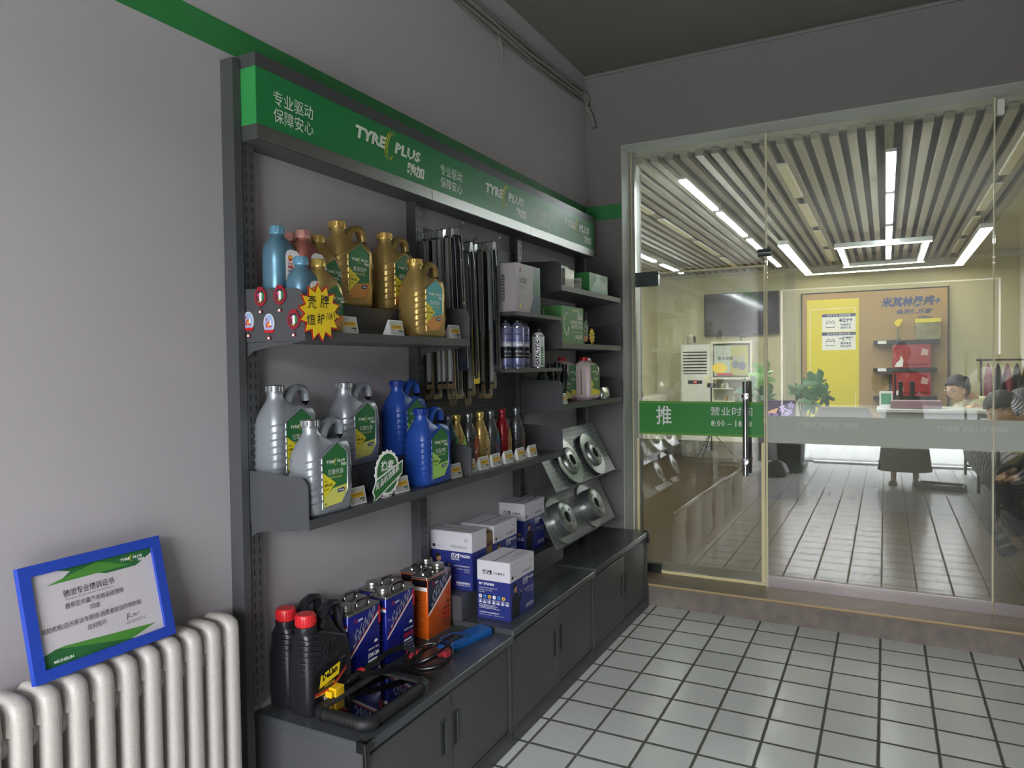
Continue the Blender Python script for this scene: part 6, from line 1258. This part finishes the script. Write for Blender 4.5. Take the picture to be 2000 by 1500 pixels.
# the photographer, seen mirrored in the fixed pane
DS=mat('dark_navy_dress','23252D',.8)
person('photographer in a long dark skirt and flat shoes, mirrored in the fixed glass pane',(1.42,-4.93,0),0,
 dict(pelvis=(0,0,.92),chest=(0,.0,1.22),neck=(-.01,.0,1.40),head=(-.03,.03,1.53),side=(1,0,0),armL=((-.30,.20,1.10),(-.31,.50,1.34),(-.27,.57,1.38)),armR=((.22,.22,1.08),(-.02,.50,1.34),(-.09,.57,1.38))),HAIR,DS,'bun',face=(-.1,0,.15),
 legs=[((-.11,0,.90),(-.115,.01,.50),(-.115,.0,.085),(-.125,.13,.03)),((.12,0,.90),(.115,.01,.50),(.115,.0,.085),(.125,.13,.03))],
 skirt=[(.17,-.285,.285,-.20,.20,.18),(.22,-.275,.275,-.19,.19,.18),(.6,-.23,.23,-.165,.165,.15),(.95,-.175,.175,-.14,.14,.13),(1.05,-.15,.15,-.12,.12,.11)])
for sx,lb in ((-.122,'left'),(.122,'right')):
    s=M(); s.loft([(0,-.045,.045,-.075,.175,.045),(.015,-.047,.047,-.078,.180,.047),(.045,-.043,.043,-.072,.150,.043),(.060,-.036,.036,-.065,.02,.03)],BLACK,5); o=s.build('flat_shoe'); o.location=(1.42+sx,-4.93,.001); tag(o,'black flat shoe on the %s foot of the photographer'%lb,'shoe')
# ================================================================ seen only as reflections in the glass
TY=mat('tyre_rubber','131414',.45,bump=.3,bscale=60)
def tyre():
    o=thing('tyre',(0,0,0),0,'black car tyre standing on the long rack by the right wall','tyre','car tyres on the rack by the right wall'); R,w=.315,.098
    prof=[(.200,-w*.80),(.215,-w*.95),(.26,-w*1.05),(.295,-w),(R-.006,-w*.86)]
    for k in range(5): z=-w*.80+k*w*.40; prof+=[(R,z-.012 if k else z-.006),(R,z+.012),(R-.009,z+.016),(R-.009,z+w*.40-.016)] if k<4 else [(R,z-.012),(R,z+.006)]
    prof+=[(R-.006,w*.86),(.295,w),(.26,w*1.05),(.215,w*.95),(.200,w*.80)]
    M().lathe(prof,TY,(0,0),40,axis='y',close=True).build('tread',o)
    for s_ in (-1,1): M().lathe([(.245,s_*w*1.05),(.262,s_*w*1.075),(.280,s_*w*1.05)] if s_>0 else [(.280,-w*1.05),(.262,-w*1.075),(.245,-w*1.05)],TY,(0,0),40,axis='y').build('sidewall_ring',o) if False else None
    return o
ty=tyre(); n=0
for row,z in enumerate((.335,1.06)):
    for k in range(13):
        p=(2.40,-5.9+.225*k*1.55*.68,z+.0)
        o=ty if n==0 else dup(ty,p); o.location=p; n+=1
o=thing('tyre_rack',(0,0,0),0,'long black two-tier steel tyre rack along the right wall, mirrored in the glass','rack')
for yy in (-6.05,-4.6,-3.1):
    b=M(); 
    for xx in (2.12,2.68): b.box(xx-.015,yy-.015,0,xx+.015,yy+.015,1.5,BLACK)
    b.box(2.12,yy-.01,.1,2.68,yy+.01,.13,BLACK); b.box(2.12,yy-.01,.82,2.68,yy+.01,.85,BLACK); b.build('upright_frame',o)
for z in (.035,.765):
    for xx in (2.28,2.52): M().tube([(xx,-6.07,z),(xx,-3.08,z)],.014,BLACK,6).build('support_bar',o)
GT=mat('green_plastic_tray','1F4A34',.45)
o=thing('plastic_tray',(1.78,-4.75,.001),.2,'green plastic tray with white tubes on the tiled floor','tray'); M().prism([(-.22,-.13),(.22,-.13),(.22,.13),(-.22,.13)],(0,0,0),X,Y,(0,0,.01),GT).box(-.23,-.14,.0,-.215,.14,.06,GT).box(.215,-.14,0,.23,.14,.06,GT).box(-.23,-.14,0,.23,-.125,.06,GT).box(-.23,.125,0,.23,.14,.06,GT).build('tray',o)
for k,(a,y) in enumerate(((.2,-.03),(.5,.04))):
    q=M().tube([(-.10,0,0),(.10,0,0)],.014,WHITE,8).build('paint_tube'); q.location=(1.80,-4.75+y,.0275); q.rotation_euler=(0,0,a); tag(q,'white tube lying in the green tray, %s'%('nearer the camera' if k==0 else 'nearer the wall'),'tube')
o=thing('storage_bin',(.10,-5.55,.001),.1,'dark lidded bin with a green base near the entrance, mirrored in the glass','bin'); M().loft([(0,-.17,.17,-.15,.15,.05),(.10,-.20,.20,-.17,.17,.05),(.12,-.19,.19,-.165,.165,.05)],GT,4).build('base',o); M().loft([(.12,-.15,.15,-.14,.14,.05),(.50,-.17,.17,-.15,.15,.05)],BLK2,4).build('bin',o); M().loft([(.50,-.18,.18,-.16,.16,.05),(.55,-.17,.17,-.15,.15,.05)],BLACK,4).build('lid',o)
o=thing('bag',(-.02,-5.05,.001),.3,'grey crumpled bag on the floor beside the dark bin','bag'); M().loft([(0,-.13,.13,-.10,.10,.06),(.06,-.15,.15,-.12,.12,.08),(.16,-.10,.11,-.08,.08,.06),(.20,-.04,.05,-.03,.03,.02)],mat('crumpled_grey_bag','5B5A57',.5,bump=.8,bscale=25),4).build('bag',o)
